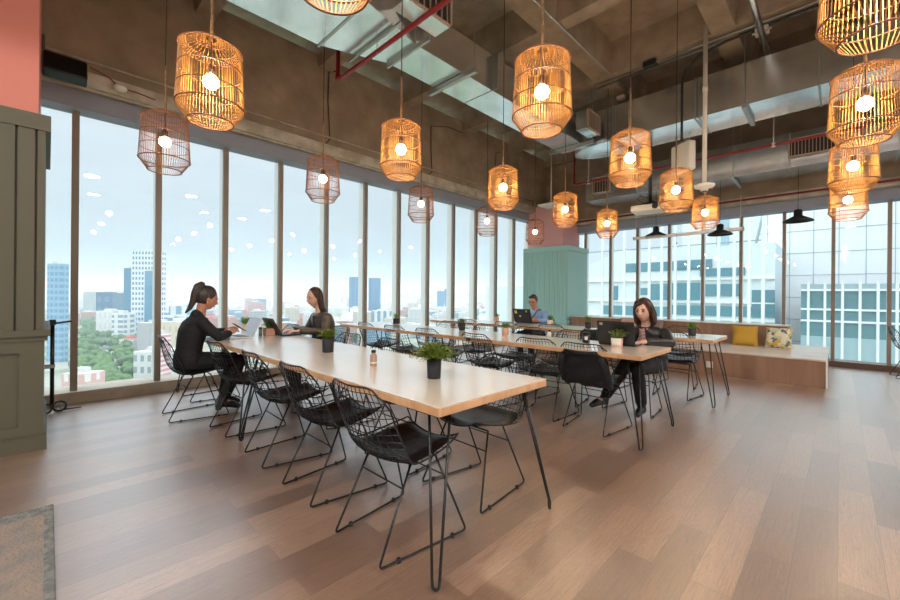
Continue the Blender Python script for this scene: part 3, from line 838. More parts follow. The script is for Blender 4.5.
# projector on black pole
o = thing('projector', onz(650, 209, 2.80), 'white projector on a black ceiling pole', 'projector', rz=math.radians(8))
MB().rbox(-.22, .22, -.28, .28, -.06, .05, .02, 3).build('projector_body', MT['whiteplastic'], o, True)
MB().tube([(0, 0, .05), (0, 0, 1.95)], .03, 12).build('mounting_pole', MT['black'], o, True)
k = MB().rbox(-.09, .09, -.12, .12, .05, .10, .01, 1); k.tube([(-.15, -.15, .06), (0, 0, .16), (.15, .15, .06)], .012, 6); k.tube([(.15, -.15, .06), (0, 0, .16), (-.15, .15, .06)], .012, 6)
k.build('mounting_bracket', MT['black'], o)
k = MB().lathe([(.045, 0), (.05, .03)], 16); k.xform(lambda p: Vector((-.22 - p.z, p.x - .12, p.y))); k.build('lens', MT['blackmatte'], o)
MB().tube([(0, .02, .2), (.02, .16, .26), (.03, .22, .2), (.02, .1, .12)], .006, 6).build('loose_cable', MT['blackmatte'], o, True)
# projection screen housing
o = thing('projection_screen', (9.0, 2.25, 2.50), 'rolled-up projection screen tube hanging before the office side windows', 'projection screen')
MB().rbox(-.035, .035, -.97, .97, -.03, .03, .012, 2).build('case', MT['alulight'], o)
for yy in (-.93, .93): MB().tube([(0, yy, .03), (0, yy, .62)], .004, 6).build('hanging_wire', MT['whiteplastic'], o)
k = MB().tube([(-.04, .12, 0), (-.04, .12, -.17)], .003, 6); k.sphere((-.04, .12, -.18), .014, 8, 6); k.build('pull_cord', MT['blackmatte'], o)
for yy in (-.97, .97): MB().rbox(-.04, .04, yy - .015, yy + .015, -.035, .035, .006, 1).build('end_cap', MT['galvside'], o)
# black cone lamps
def cone_lamp():
    r = thing('dome_lamp', (0, 0, 0), '', 'lamp', 'black cone pendant lamps along the bench')
    MB().lathe([(.205, -.115), (.212, -.11), (.19, -.085), (.06, -.015), (.058, .08), (.02, .10)], 32, cap=False).build('lamp_shade', MT['black'], r, True)
    MB().lathe([(.2, -.112), (.18, -.085), (.05, -.02)], 32, cap=False).build('inner_shade', MT['blackmatte'], r, True)
    MB().sphere((0, 0, -.05), .03, 12, 8).build('bulb', MT['whiteplastic'], r, True)
    MB().tube([(0, 0, .095), (0, 0, 1.3)], .004, 6).build('cord', MT['blackmatte'], r)
    return r
cl0 = cone_lamp(); CLK = fresh(cl0)
for i, (px, py, lab) in enumerate([(656, 231, 'black cone pendant lamp nearest the projector'), (720, 229, 'black cone pendant lamp half hidden by a rattan pendant'), (798, 215, 'black cone pendant lamp hanging alone at the open end of the bench')]):
    r = ray(px, py); p = Vector((0, 0, H)) + r * (9.0 / r.x)
    if i == 0: cl0.location = p; cl0['label'] = lab
    else: dup(cl0, CLK, p, 0, lab)

for pts, lab in (([(338, 71), (329, 72), (328, 100), (330, 139), (323, 147)], 'thin black lamp cable down the beam, nearest the red pipe'),
                 ([(463, 133), (448, 127), (431, 126), (431, 150), (432, 172), (424, 178)], 'thin black lamp cable stepping along the top of the beam'),
                 ([(500, 152), (496, 153), (495, 176)], 'short thin black lamp cable near the far end of the beam')):
    q = []
    for px, py in pts:
        r = ray(px, py); q.append(Vector((0, 0, H)) + r * (5.785 / r.y))
    o = thing('lamp_cable', (0, 0, 0), lab, 'cable'); MB().tube(q, .008, 6).build('cable_run', MT['blackmatte'], o)
# ---------------------------------------------------------- things on the left beam
o = thing('wall_speaker', (.11, 5.55, 3.46), 'long black speaker box tilted under the city window beam', 'speaker')
k = MB().rbox(-.16, .16, -.07, .07, -.11, .1, .012, 2); k.xform(lambda p: Vector((p.x, p.y * .94 + p.z * .34, p.z * .94 - p.y * .34)))
k.build('cabinet', MT['black'], o)
MB().rbox(-.14, .14, .03, .19, .08, .12, .004, 1).build('bracket', MT['galvside'], o)
o = thing('junction_box', (-.11, 5.765, 3.755), 'olive junction box on the beam above the pink column', 'electrical box')
MB().rbox(-.075, .075, -.03, .03, -.065, .065, .004, 1).build('box_body', MT['olive'], o)
MB().tube([(-.075, 0, -.05), (-.12, 0, -.055)], .012, 8).build('cable_gland', MT['ledge'], o)
o = thing('smoke_detector', (.55, 5.70, 3.5), 'white smoke detector with red wires under the beam', 'smoke detector')
MB().lathe([(.03, -.05), (.055, -.035), (.062, -.01), (.05, .01)], 20).build('detector_body', MT['white'], o, True)
MB().tube([(0, .02, .0), (-.1, .02, .08), (-.25, .03, .13)], .006, 6).build('wire', MT['red'], o, True)
MB().tube([(0.03, .02, .0), (.15, .02, .0), (.32, .03, -.02)], .006, 6).build('wire', MT['red'], o, True)
o = thing('column_speaker', onz(558, 226, 3.05), 'small black speaker between the beam and the dusty pink column', 'speaker')
MB().rbox(-.08, .08, -.14, .14, -.1, .1, .012, 2).build('cabinet', MT['black'], o)
MB().tube([(0, 0, .1), (0, 0, .35)], .012, 8).build('bracket', MT['black'], o)

# ================================================================== THINGS ON THE TABLES
def slide(px, py, z, xr, yr):
    """where the sight line meets height z, pulled along it until it stands on the table"""
    p = onz(px, py, z)
    s = max(1.0, xr[0] / p.x, yr[0] / p.y)
    s = min(s, xr[1] / p.x, yr[1] / p.y) if s == 1.0 else s
    return Vector((p.x * s, p.y * s, z))
def plant(loc, label, pot, r0, r1, hp, fol, fr_, fh, leafn, ll, square=False, droop=.5, seed=1, two=None):
    o = thing('potted_plant', loc, label, 'plant')
    rs = random.Random(seed)
    b = MB()
    if square:
        b.rbox(-r1, r1, -r1, r1, 0, hp, .006, 2)
    else:
        b.lathe([(r0, 0), (r0 + .002, .004), (r1, hp), (r1 - .005, hp), (r1 - .008, hp - .015)], 28)
    b.build('pot', pot, o, not square)
    if two:
        k = MB(); n = 10; vs = []
        for z in (0.0, hp * 1.001):
            for i in range(n + 1):
                a = -PI / 2 + two + PI * i / n
                rr = (r0 if z == 0 else r1) + .0015
                vs.append((rr * math.cos(a), rr * math.sin(a), z))
        fs = [(i, i + 1, n + 2 + i, n + 1 + i) for i in range(n)]
        k.add(vs, fs).build('glaze_half', MT['potwhite'], o, True)
    MB().lathe([(.001, hp - .012), (r1 - .006, hp - .014)], 20, cap=False).build('soil', MT['soil'], o)
    f = MB()
    for i in range(leafn):
        a = rs.uniform(0, 2 * PI); reach = fr_ * rs.uniform(.15, 1.0); top = fh * rs.uniform(.45, 1.0)
        sx, sy = math.cos(a), math.sin(a); r = r1 * .5 * rs.random()
        pts = []
        for t in (0, .35, .7, 1):
            rad = r + (reach - r) * t ** 1.2
            zz = hp - .01 + top * (t ** .7) - droop * fh * (reach / fr_) * t ** 2.5 * .6
            pts.append(Vector((sx * rad, sy * rad, zz)))
        f.tube(pts, [.0018, .0015, .0012, .0006], 3, caps=False)
        # leaflets along the stem
        for q in range(1, ll + 1):
            t = .3 + .7 * q / ll; k = min(2, int(t * 3)); ff = t * 3 - k
            p = pts[k].lerp(pts[k + 1], ff)
            for sgn in (-1, 1):
                L_ = fr_ * rs.uniform(.13, .22); aa = a + sgn * rs.uniform(.7, 1.3)
                d = Vector((math.cos(aa), math.sin(aa), rs.uniform(-.3, .6))).normalized() * L_
                wv = d.cross(Vector((0, 0, 1))).normalized() * L_ * .28
                m_ = p + d * .5
                f.add([p, m_ + wv + Vector((0, 0, .002)), p + d, m_ - wv + Vector((0, 0, .002))], [(0, 1, 2, 3)])
    f.build('foliage', fol, o)
    return o
TT = .7505
plant(slide(434, 378, TT, T1, (1.2, 5.8)), 'bushy fern in a black pot, biggest plant, on the nearest table', MT['potblack'], .036, .042, .105, MT['leaf'], .135, .115, 90, 6, droop=.6, seed=3)
plant(slide(328, 352, TT, T1, (1.2, 5.8)), 'fern in a tall black pot at the olive-jacketed woman\'s elbow', MT['potblack'], .042, .047, .115, MT['leaf'], .095, .095, 70, 5, droop=.5, seed=4)
plant(slide(269, 335.5, TT, T1, (1.2, 5.8)), 'small plant in a square clay pot between the two laptops', MT['potpink'], .05, .05, .085, MT['leaf2'], .085, .10, 70, 4, True, seed=5)
plant(slide(245, 331, TT, T1, (1.2, 5.7)), 'small plant in a cream pot behind the silver laptop', MT['potcream'], .04, .048, .095, MT['leaf2'], .09, .11, 70, 4, seed=6)
plant(slide(396, 323.5, TT, (3.41, 4.05), (1.2, 5.7)), 'upright grass in a black pot at the window half of the middle tables', MT['potblack'], .045, .05, .085, MT['leaf2'], .06, .10, 60, 3, droop=0, seed=7)
plant(slide(462, 330, TT, (3.41, 4.05), (1.2, 5.7)), 'fern in a dark blue black pot on the middle table', MT['potblack'], .04, .046, .095, MT['leaf'], .085, .085, 60, 4, seed=8)
plant(slide(505, 335, TT, (3.41, 4.05), (1.2, 5.7)), 'fern in a blush pink pot on the middle table', MT['potpink'], .036, .045, .09, MT['leaf2'], .08, .09, 60, 4, seed=9)
plant(slide(496.5, 320, TT, (5.27, 5.88), (1.1, 5.6)), 'small fern in a pink pot by the windows at the far table', MT['potpink'], .04, .048, .08, MT['leaf2'], .075, .09, 50, 4, seed=10)
plant(slide(550, 325.5, TT, (5.27, 5.88), (1.1, 5.6)), 'small leafy plant in a white and pink pot beside the man\'s laptop', MT['potpink'], .038, .046, .09, MT['leaf2'], .075, .10, 50, 4, seed=11, two=PI * .8)
plant(slide(588, 328, TT, (5.27, 5.88), (1.1, 5.6)), 'small leafy plant in a black pot before the mint column', MT['potblack'], .04, .044, .09, MT['leaf2'], .07, .12, 50, 4, droop=.2, seed=12)
plant(slide(617, 347, TT, (3.41, 4.05), (1.2, 5.7)), 'variegated plant in a half white half pink pot before the black laptop lid', MT['potpink'], .046, .052, .085, MT['leafpale'], .095, .10, 60, 4, seed=13, two=PI * .83)
plant(slide(692, 335.5, TT, (5.27, 5.88), (1.1, 5.6)), 'small leafy plant in a black pot at the bench end of the far table', MT['potblack'], .04, .044, .085, MT['leaf2'], .07, .10, 60, 4, droop=.2, seed=14)

o = thing('bottle', slide(373.5, 366, TT, T1, (1.2, 5.8)), 'little brown bottle with black cap on the nearest table', 'bottle')
MB().lathe([(.020, 0), (.022, .004), (.022, .07), (.012, .085), (.012, .088)], 24).build('bottle_body', MT['bottle'], o, True)
MB().lathe([(.015, .088), (.015, .106)], 20).build('cap', MT['black'], o)
MB().lathe([(.0225, .02), (.0225, .028)], 24, cap=False).build('label_band', MT['white'], o, True)
o = thing('bottle', slide(260.5, 335.5, TT, T1, (1.2, 5.7)), 'small green glass jar between the silver laptop and the clay pot', 'bottle')
MT['greenglass'] = mat('pale green glass', (150, 170, 150), .2)
MB().lathe([(.02, 0), (.021, .07), (.016, .08)], 20).build('jar_body', MT['greenglass'], o, True)
MB().lathe([(.019, .08), (.019, .092)], 20).build('cap', MT['blackmatte'], o)
o = thing('bottle', slide(549.5, 336, TT, (3.41, 4.05), (1.2, 5.7)), 'small white bottle with dark cap on the middle table', 'bottle')
MB().lathe([(.022, 0), (.023, .05), (.014, .065)], 20).build('bottle_body', MT['potwhite'], o, True)
MB().lathe([(.014, .065), (.014, .085)], 16).build('cap', MT['blackmatte'], o)
o = thing('travel_mug', slide(586, 342.5, TT, (3.41, 4.05), (1.2, 5.7)), 'black travel mug with handle near the jacket-draped chair', 'mug')
MB().lathe([(.036, 0), (.041, .09)], 24).build('mug_body', MT['cup'], o, True)
MB().lathe([(.043, .09), (.043, .1), (.036, .106)], 24).build('lid', MT['black'], o, True)
MB().tube([(-.03, .035, .08), (-.045, .06, .075), (-.045, .062, .035), (-.03, .035, .02)], .005, 6).build('handle', MT['cup'], o, True)
k = MB(); vs = []
for z in (.03, .065):
    for i in range(7):
        a = PI + .1 + i * .12; vs.append((.0405 * math.cos(a) , .0405 * math.sin(a), z))
k.add(vs, [(i, i + 1, 8 + i, 7 + i) for i in range(6)]).build('printed_patch', MT['white'], o)

def laptop(loc, rz, W, Dp, lid, shell_m, label, screen=True, extras=None):
    """hinge at the origin, keyboard towards +x, screen faces +x"""
    o = thing('laptop', loc, label, 'laptop', rz=rz)
    MB().rbox(0, Dp, -W / 2, W / 2, .001, .016, .004, 2).build('base', shell_m, o)
    MB().box(.03, Dp * .6, -W / 2 + .02, W / 2 - .02, .0162, .0172).build('keyboard', MT['keys'], o)
    c, s = math.cos(lid), math.sin(lid)
    rot = lambda p: Vector((-p.x * s - p.z * c, p.y, .014 + p.x * c * 0 + (p.x * 0 + 1) * 0 + p.z * s * 1.0 - p.x * 0)) 
    # lid in its own frame: height h along direction (-cos, 0, sin), thickness towards the back
    dirv = Vector((-c, 0, s)); nv = Vector((s, 0, c))   # nv: the side the screen is on
    T = lambda p: dirv * p.z + nv * p.x + Vector((0, p.y, .016))
    l = MB().rbox(-.008, 0, -W / 2, W / 2, 0, Dp * .98, .003, 2); l.xform(T); lo = l.build('lid', shell_m, o)
    g = MB().box(.0002, .0012, -W / 2 + .012, W / 2 - .012, .018, Dp * .98 - .012); g.xform(T); g.build('screen', MT['screen'], lo)
    if extras:
        for nm, (y0, y1, z0, z1), mm in extras:
            e = MB().box(-.0095, -.0082, y0, y1, z0, z1); e.xform(T); e.build(nm, mm, lo)
    return o
laptop((1.53, 4.60, TT), PI, .33, .225, D(66), MT['laptop_silver'], 'open silver laptop in front of the ponytailed woman')
laptop((1.83, 4.56, TT), 0, .32, .22, D(60), MT['laptop_dark'], 'open dark laptop the long-haired woman types on')
laptop((3.86, 1.535, TT), D(6), .34, .235, D(74), MT['laptop_dark'], 'open black laptop in front of the woman in black leather jacket', extras=[('logo', (.115, .145, .19, .215), MT['galvside'])])
MT['sticker_y'] = mat('yellow sticker', (222, 200, 90), .5); MT['sticker_w'] = mat('pale sticker', (220, 220, 210), .5)
laptop((5.83, 3.93, TT), D(-4), .38, .25, D(72), MT['laptop_dark'], 'open black laptop with stickers in front of the man in blue shirt', extras=[('sticker', (.10, .15, .16, .215), MT['sticker_y']), ('sticker', (.03, .06, .10, .13), MT['sticker_w']), ('sticker', (-.12, -.09, .19, .22), MT['sticker_y'])])

# backpack hung on a chair
o = thing('backpack', (4.62, 2.14, .80), 'black backpack hung over the corner of a wire chair', 'bag', rz=D(20))
MB().rbox(-.07, .07, -.13, .13, -.38, .02, .05, 4).build('bag_body', MT['suit'], o, True)
MB().rbox(.05, .10, -.10, .10, -.34, -.12, .02, 3).build('front_pocket', MT['suit'], o, True)
for yy in (-.07, .07): MB().tube([(-.06, yy, -.02), (-.11, yy, .03), (-.12, yy, -.1), (-.08, yy, -.3)], .012, 6).build('shoulder_strap', MT['blackmatte'], o, True)

# jacket over the back of a chair
o = thing('jacket', (3.62, 1.64, 0), 'black padded jacket draped over the back of a wire chair', 'jacket')
nu_, nv_ = 18, 18; vs = []; fs = []; rj = random.Random(5)
def jp(u, v, out):
    if v < .78:
        t = v / .78                          # outer side, hem to top
        vv = .30 + .58 * t; p = shell(u * .86, vv)
        off = .02 + .018 * math.sin(u * 9 + v * 5) * (1 - t) + .012 * math.sin(v * 22 + u * 4) + .03 * (1 - t) ** 2
        p = p + Vector((-off - out, 0, .012))
        p.z = p.z * 1.0 - .03 * (1 - t) ** 1.5
    else:
        t = (v - .78) / .22                  # over the top, down the inside
        vv = .88 - .2 * t; p = shell(u * .84, vv)
        p = p + Vector((-.02 + .055 * min(1, t * 3) + out, 0, .015 * (1 - t)))
        if t < .2: p.z += .01
    p.z -= .03 * abs(u) ** 4
    return p
for s_ in (0, 1):
    for i in range(nu_ + 1):
        for j in range(nv_ + 1):
            vs.append(jp(2 * i / nu_ - 1, j / nv_, .012 * s_))
for s_ in (0, 1):
    o0 = s_ * (nu_ + 1) * (nv_ + 1)
    for i in range(nu_):
        for j in range(nv_):
            q = (o0 + i * (nv_ + 1) + j, o0 + i * (nv_ + 1) + j + 1, o0 + (i + 1) * (nv_ + 1) + j + 1, o0 + (i + 1) * (nv_ + 1) + j)
            fs.append(q if s_ else q[::-1])
MB().add(vs, fs).build('jacket_body', MT['suit'], o, True)
MB().tube([shell(-.75, .84) + Vector((-.04, 0, .0)), shell(-.84, .66) + Vector((-.05, 0, 0)), shell(-.82, .5) + Vector((-.045, 0, 0)), shell(-.76, .38) + Vector((-.03, -.01, -.02))], [.03, .036, .034, .028], 10).build('sleeve', MT['suit'], o, True)
MB().tube([shell(.75, .84) + Vector((-.04, 0, .0)), shell(.86, .66) + Vector((-.05, 0, 0)), shell(.84, .5) + Vector((-.045, 0, 0)), shell(.78, .38) + Vector((-.03, .01, -.02))], [.03, .036, .034, .028], 10).build('sleeve', MT['suit'], o, True)
MB().tube([shell(u / 6, .885) + Vector((-.035, 0, .0)) for u in range(-4, 5)], .018, 8).build('collar', MT['suit'], o, True)

# folded scooter
o = thing('kick_scooter', (.055, 5.60, 0), 'black kick scooter standing by the window behind the olive column', 'scooter')
def wheel(c, r, t, nm):
    g = MB().lathe([(r * .72, -t), (r * .95, -t), (r, -t * .5), (r, t * .5), (r * .95, t), (r * .72, t), (r * .72, -t)], 24, cap=False)
    g.xform(lambda p: Vector((p.x + c[0], p.z + c[1], p.y + c[2])))
    w_ = g.build(nm, MT['blackmatte'], o, True)
    h = MB()
    for k in range(5):
        a = 2 * PI * k / 5; h.tube([(c[0], c[1], c[2]), (c[0] + r * .75 * math.cos(a), c[1], c[2] + r * .75 * math.sin(a))], .006, 5)
    h.build('spokes', MT['galvside'], w_)
wheel((-.07, 0, .06), .057, .018, 'wheel'); wheel((.035, .06, .06), .057, .018, 'wheel')
MB().tube([(-.02, 0, .1), (-.02, 0, .90)], .016, 10).build('stem', MT['black'], o, True)
MB().tube([(-.16, 0, .90), (-.02, 0, .905), (.12, 0, .925)], .010, 8).build('handlebar', MT['black'], o, True)
MB().rbox(-.045, .005, -.03, .03, .89, .945, .008, 2).build('clamp', MT['blackmatte'], o)
MB().rbox(-.13, -.085, -.06, .06, .12, .5, .01, 2).build('folded_deck', MT['blackmatte'], o)
MB().rbox(-.14, .0, -.02, .02, .46, .5, .006, 1).build('latch', MT['galvside'], o)
MB().tube([(.06, .05, .02), (.20, .05, .02)], .008, 6).build('kickstand', MT['black'], o)

# ================================================================== PEOPLE
def voxel_mesh(parts, vox, name, m, smooth_it=6):
    b = MB()
    for q in parts: b.add(q.v, q.f)
    me = bpy.data.meshes.new('tmp'); me.from_pydata(b.v, [], b.f); me.update()
    ob = bpy.data.objects.new('tmp', me); C.objects.link(ob)
    r = ob.modifiers.new('r', 'REMESH'); r.mode = 'VOXEL'; r.voxel_size = vox; r.use_smooth_shade = True
    if smooth_it:
        s = ob.modifiers.new('s', 'SMOOTH'); s.iterations = smooth_it; s.factor = .5
    dg = bpy.context.evaluated_depsgraph_get(); dg.update()
    out = bpy.data.meshes.new_from_object(ob.evaluated_get(dg)); out.name = name
    bpy.data.objects.remove(ob)
    out.materials.clear(); out.materials.append(m)
    for p in out.polygons: p.use_smooth = True
    return out
def put(me, name, parent):
    o = bpy.data.objects.new(name, me); C.objects.link(o); o.parent = parent; return o
def loft(secs, n=18):
    """secs: (centre, rx, ry, pitch) ellipses, pitch tilts the ring forward"""
    vs = []; fs = []
    for c, rx, ry, pt in secs:
        for j in range(n):
            a = 2 * PI * j / n; x, y = rx * math.cos(a), ry * math.sin(a)
            vs.append((c[0] + x * math.cos(pt), c[1] + y, c[2] - x * math.sin(pt)))
    for i in range(len(secs) - 1):
        for j in range(n):
            j2 = (j + 1) % n; fs.append((i * n + j, i * n + j2, (i + 1) * n + j2, (i + 1) * n + j))
    fs.append(tuple(reversed(range(n)))); k = len(secs) - 1; fs.append(tuple(range(k * n, (k + 1) * n)))
    return MB().add(vs, fs)
def limb(pts, rs, n=12):
    b = MB(); P = [Vector(p) for p in pts]
    # densify for smooth taper
    q = []; r = []
    for i in range(len(P) - 1):
        for t in (0, .33, .66): q.append(P[i].lerp(P[i + 1], t)); r.append(rs[i] + (rs[i + 1] - rs[i]) * t)
    q.append(P[-1]); r.append(rs[-1])
    b.tube(q, r, n)
    for p, rr in zip(P, rs): b.sphere(p, rr * .99, n, 8)
    return b
def head_pts(scale, male=False):
    b = MB(); b.sphere((0, 0, 0), 1, 32, 24)
    def f(p):
        x, y, z = p
        X, Y, Z = x * .094, y * .074, z * .118
        if z < 0:
            t = -z
            Y *= 1 - .34 * t ** 1.6 * (1 if not male else .75)
            if x < 0: X *= 1 - .35 * t
            else: X *= 1 - .10 * t
            X += .018 * t
        # brow, nose, lips, chin, cheeks
        fr_ = max(0, x)
        X += fr_ * (.022 * math.exp(-((y / .20) ** 2 + ((z + .20) / .16) ** 2)) + .012 * math.exp(-((y / .14) ** 2 + ((z + .02) / .22) ** 2)))
        X -= fr_ * .010 * math.exp(-(((abs(y) - .42) / .17) ** 2 + ((z - .05) / .11) ** 2))
        X += fr_ * .009 * math.exp(-((y / .28) ** 2 + ((z + .50) / .07) ** 2))
        X += fr_ * .012 * math.exp(-((y / .30) ** 2 + ((z + .84) / .14) ** 2))
        X += fr_ * .005 * math.exp(-((y / .8) ** 2 + ((z - .26) / .1) ** 2))
        return Vector((X, Y, Z)) * scale
    b.xform(f)
    for s in (-1, 1): b.sphere((-.004 * scale, s * .074 * scale, -.012 * scale), .027 * scale, 10, 8, (.55, .32, 1.05))
    return b
def hand(wrist, fdir, ndir, side, curl, spread=.12, s=1.0):
    """palm and five unequal bent fingers; fdir: along the hand, ndir: out of the back of the hand, side: thumb side sign"""
    f = Vector(fdir).normalized(); n = Vector(ndir); n = (n - f * n.dot(f)).normalized(); t = f.cross(n) * side
    W = Vector(wrist); out = []
    b = MB()
    secs = [(0, .024, .017), (.03, .033, .016), (.06, .038, .014), (.083, .037, .012)]
    vs = []; N_ = 12
    for d, a, c in secs:
        for j in range(N_):
            A = 2 * PI * j / N_; vs.append(W + f * d * s + t * a * s * math.cos(A) + n * c * s * math.sin(A))
    fs = []
    for i in range(3):
        for j in range(N_): fs.append((i * N_ + j, i * N_ + (j + 1) % N_, (i + 1) * N_ + (j + 1) % N_, (i + 1) * N_ + j))
    fs.append(tuple(reversed(range(N_)))); fs.append(tuple(range(3 * N_, 4 * N_)))
    b.add(vs, fs); out.append(b)
    for k, (off, L_) in enumerate([(.028, .070), (.010, .078), (-.009, .072), (-.027, .056)]):
        p = W + f * .078 * s + t * off * s; d = f + t * (off * spread * 20 / 10); d.normalize(); pts = [p]; ang = 0
        for q, fr_ in enumerate((.45, .30, .25)):
            ang += curl * (.5, 1.0, .8)[q]
            dd = d * math.cos(ang) - n * math.sin(ang)
            p = p + dd * L_ * fr_ * s; pts.append(p)
        out.append(limb(pts, [.0088 * s, .0082 * s, .0075 * s, .0065 * s], 8))
    p = W + f * .022 * s + t * .022 * s; pts = [p]
    d = (f * .7 + t * .8 - n * .25).normalized(); p = p + d * .035 * s; pts.append(p)
    d = (f * .95 + t * .35 - n * (.2 + curl * .4)).normalized(); p = p + d * .030 * s; pts.append(p)
    d = (f * 1.0 + t * .05 - n * (.3 + curl * .5)).normalized(); p = p + d * .024 * s; pts.append(p)
    out.append(limb(pts, [.0125 * s, .0105 * s, .009 * s, .0075 * s], 8))
    return out
def hm(c, pitch, yaw, roll=0):
    return Matrix.Translation(Vector(c)) @ Matrix.Rotation(yaw, 4, 'Z') @ Matrix.Rotation(pitch, 4, 'Y') @ Matrix.Rotation(roll, 4, 'X')

def person(name, loc, rz, label, J, skin, hair, top_m, trouser_m, shoe_m, hairfn, opts):
    o = thing(name, loc, label, 'person', rz=rz)
    S = opts.get('s', 1.0); male = opts.get('male', False)
    Hc, pitch, yaw, roll = Vector(J['head']), J.get('pitch', 0), J.get('yaw', 0), J.get('roll', 0)
    HM = hm(Hc, pitch, yaw, roll); hs = opts.get('hs', 1.0)
    pel, nk = Vector(J['pelvis']), Vector(J['neck'])
    tdir = nk - pel; lean = math.atan2(tdir.x, tdir.z)
    fat = opts.get('fat', 1.0); sw = opts.get('sw', .172)
    def torso(g):
        prof = [(-.22, .085, .13), (-.08, .115, .175), (.05, .118, .178), (.25, .098, .145), (.45, .102, .150), (.65, .112, .165), (.82, .105, sw), (.93, .082, sw * .86), (1.0, .055, .085)]
        sec = []
        for t, rx, ry in prof:
            c = pel + tdir * t; bend = .03 * math.sin(PI * max(0, min(1, t)))
            c = c + Vector((-bend, 0, 0))
            sec.append((c, rx * fat + g, ry * fat + g, lean))
        return loft(sec)
    body = [torso(0)]
    # neck
    hb = HM @ Vector((-.018, 0, -.07))
    body.append(limb([nk + tdir.normalized() * -.03, nk.lerp(hb, .5), hb], [.055, .046, .047], 14))
    h = head_pts(hs, male); h.xform(lambda p: HM @ p); body.append(h)
    for s in ('L', 'R'):
        sg = 1 if s == 'L' else -1
        sh, el, wr = [Vector(q) for q in J['arm' + s]]
        fd, nd, curl = J['hand' + s]
        body.append(limb([sh, el, wr], [.050, .038, .026], 12))
        body += hand(wr, fd, nd, J.get('side' + s, sg), curl, s=opts.get('hands', 1.0))
        hp_, kn, an = [Vector(q) for q in J['leg' + s]]
        body.append(limb([hp_, kn, an], [.085, .056, .038], 12))
        body.append(limb([an, an + Vector(J.get('toe' + s, (.15, 0, -.04)))], [.036, .026], 10))
    put(voxel_mesh(body, .0065, 'body', skin, 3), 'body', o)
    # clothing
    g = .014
    tp = [torso(g)]
    tp.append(limb([nk + Vector((-.025, 0, -.04)), nk + Vector((-.02, 0, .012))], [.075, .066], 14))
    for s in ('L', 'R'):
        sh, el, wr = [Vector(q) for q in J['arm' + s]]
        cuff = el.lerp(wr, opts.get('cuff', .93))
        tp.append(limb([sh, el, cuff], [.060, .048, .040 if opts.get('cuff', .93) > .6 else .05], 12))
    ts = bpy.data.objects.new
    put(voxel_mesh(tp, .009, 'top', top_m, 4), opts.get('topname', 'jacket'), o)
    if opts.get('cuff', 1) < .6: pass
    tr = []
    pr = [(pel + Vector((0, 0, .08)), .125, .18, 0), (pel, .135, .19, 0), (pel + Vector((0.01, 0, -.07)), .13, .185, 0)]
    tr.append(loft(pr))
    for s in ('L', 'R'):
        hp_, kn, an = [Vector(q) for q in J['leg' + s]]
        tr.append(limb([hp_, kn, kn.lerp(an, opts.get('hem', .86))], [.097, .070, .056], 12))
    put(voxel_mesh(tr, .010, 'trousers', trouser_m, 4), 'trousers', o)
    for s in ('L', 'R'):
        hp_, kn, an = [Vector(q) for q in J['leg' + s]]; toe = Vector(J.get('toe' + s, (.15, 0, -.04)))
        sb = [limb([kn.lerp(an, .8), an, an + Vector((-.02, 0, -.03))], [.046, .044, .04], 12), limb([an + Vector((-.015, 0, -.02)), an + toe * .6, an + toe], [.040, .038, .028], 12)]
        if opts.get('heel'):
            hl = MB().frustum((an.x - .062, an.x - .012, an.y - .02, an.y + .02), (an.x - .066, an.x + .0, an.y - .026, an.y + .026), an.z - .085, an.z - .02); sb.append(hl)
        put(voxel_mesh(sb, .007, 'shoe', shoe_m, 2), 'shoe', o)
    # hair
    hp = hairfn(HM, hs)
    put(voxel_mesh(hp, .006, 'hair', hair, 3), 'hair', o)
    # features
    def feat(nm, c, r, s_, m_):
        b = MB().sphere((0, 0, 0), r * hs, 12, 8, s_); b.xform(lambda p: HM @ (p + Vector(c) * hs)); b.build(nm, m_, o, True)
    for s in (-1, 1):
        feat('eye', (.0825, s * .031, .004), .0135, (.45, 1.15, .42 if opts.get('down') else .6), MT['eyewhite'])
        feat('iris', (.0878, s * .031, .0025), .0068, (.35, 1, .9), MT['hair_black'])
        feat('eyebrow', (.0890, s * .032, .026), .016, (.3, 1.2, .22), hair)
        feat('lash', (.0875, s * .031, .0095), .0125, (.4, 1.2, .16), MT['hair_black'])
    feat('mouth', (.0945, 0, -.060), .0165, (.42, 1.15, .33), MT['lips'])
    return o, HM
MT['eyewhite'] = mat('eye white', (214, 206, 200), .3)
MT['lips'] = mat('lips', (168, 88, 80), .45)

def cap_hair(HM, hs, dx=-.014, dz=.012, sc_=(1.04, 1.07, 1.02)):
    b = MB().sphere((0, 0, 0), 1, 28, 20, (.094 * sc_[0], .076 * sc_[1], .112 * sc_[2]))
    b.xform(lambda p: HM @ (Vector((p.x + dx, p.y, p.z + dz + (.0 if p.z > -.05 else .0))) * hs)); return b
def hair_pony(HM, hs):
    out = [cap_hair(HM, hs, -.018, .022)]
    P = [(-.06, 0, .09), (-.105, 0, .125), (-.145, 0, .10), (-.165, 0, .03), (-.175, .0, -.06), (-.20, 0, -.15), (-.235, 0, -.215)]
    # the tail hangs straight down whatever the head does
    w0 = HM @ (Vector(P[0]) * hs); w1 = HM @ (Vector(P[1]) * hs)
    pts = [w0, w1, w1 + Vector((-.035, 0, -.03)), w1 + Vector((-.055, 0, -.10)), w1 + Vector((-.07, 0, -.18)), w1 + Vector((-.10, 0, -.25)), w1 + Vector((-.135, 0, -.295))]
    out.append(limb(pts, [.026, .024, .034, .036, .032, .022, .008], 12)); return out
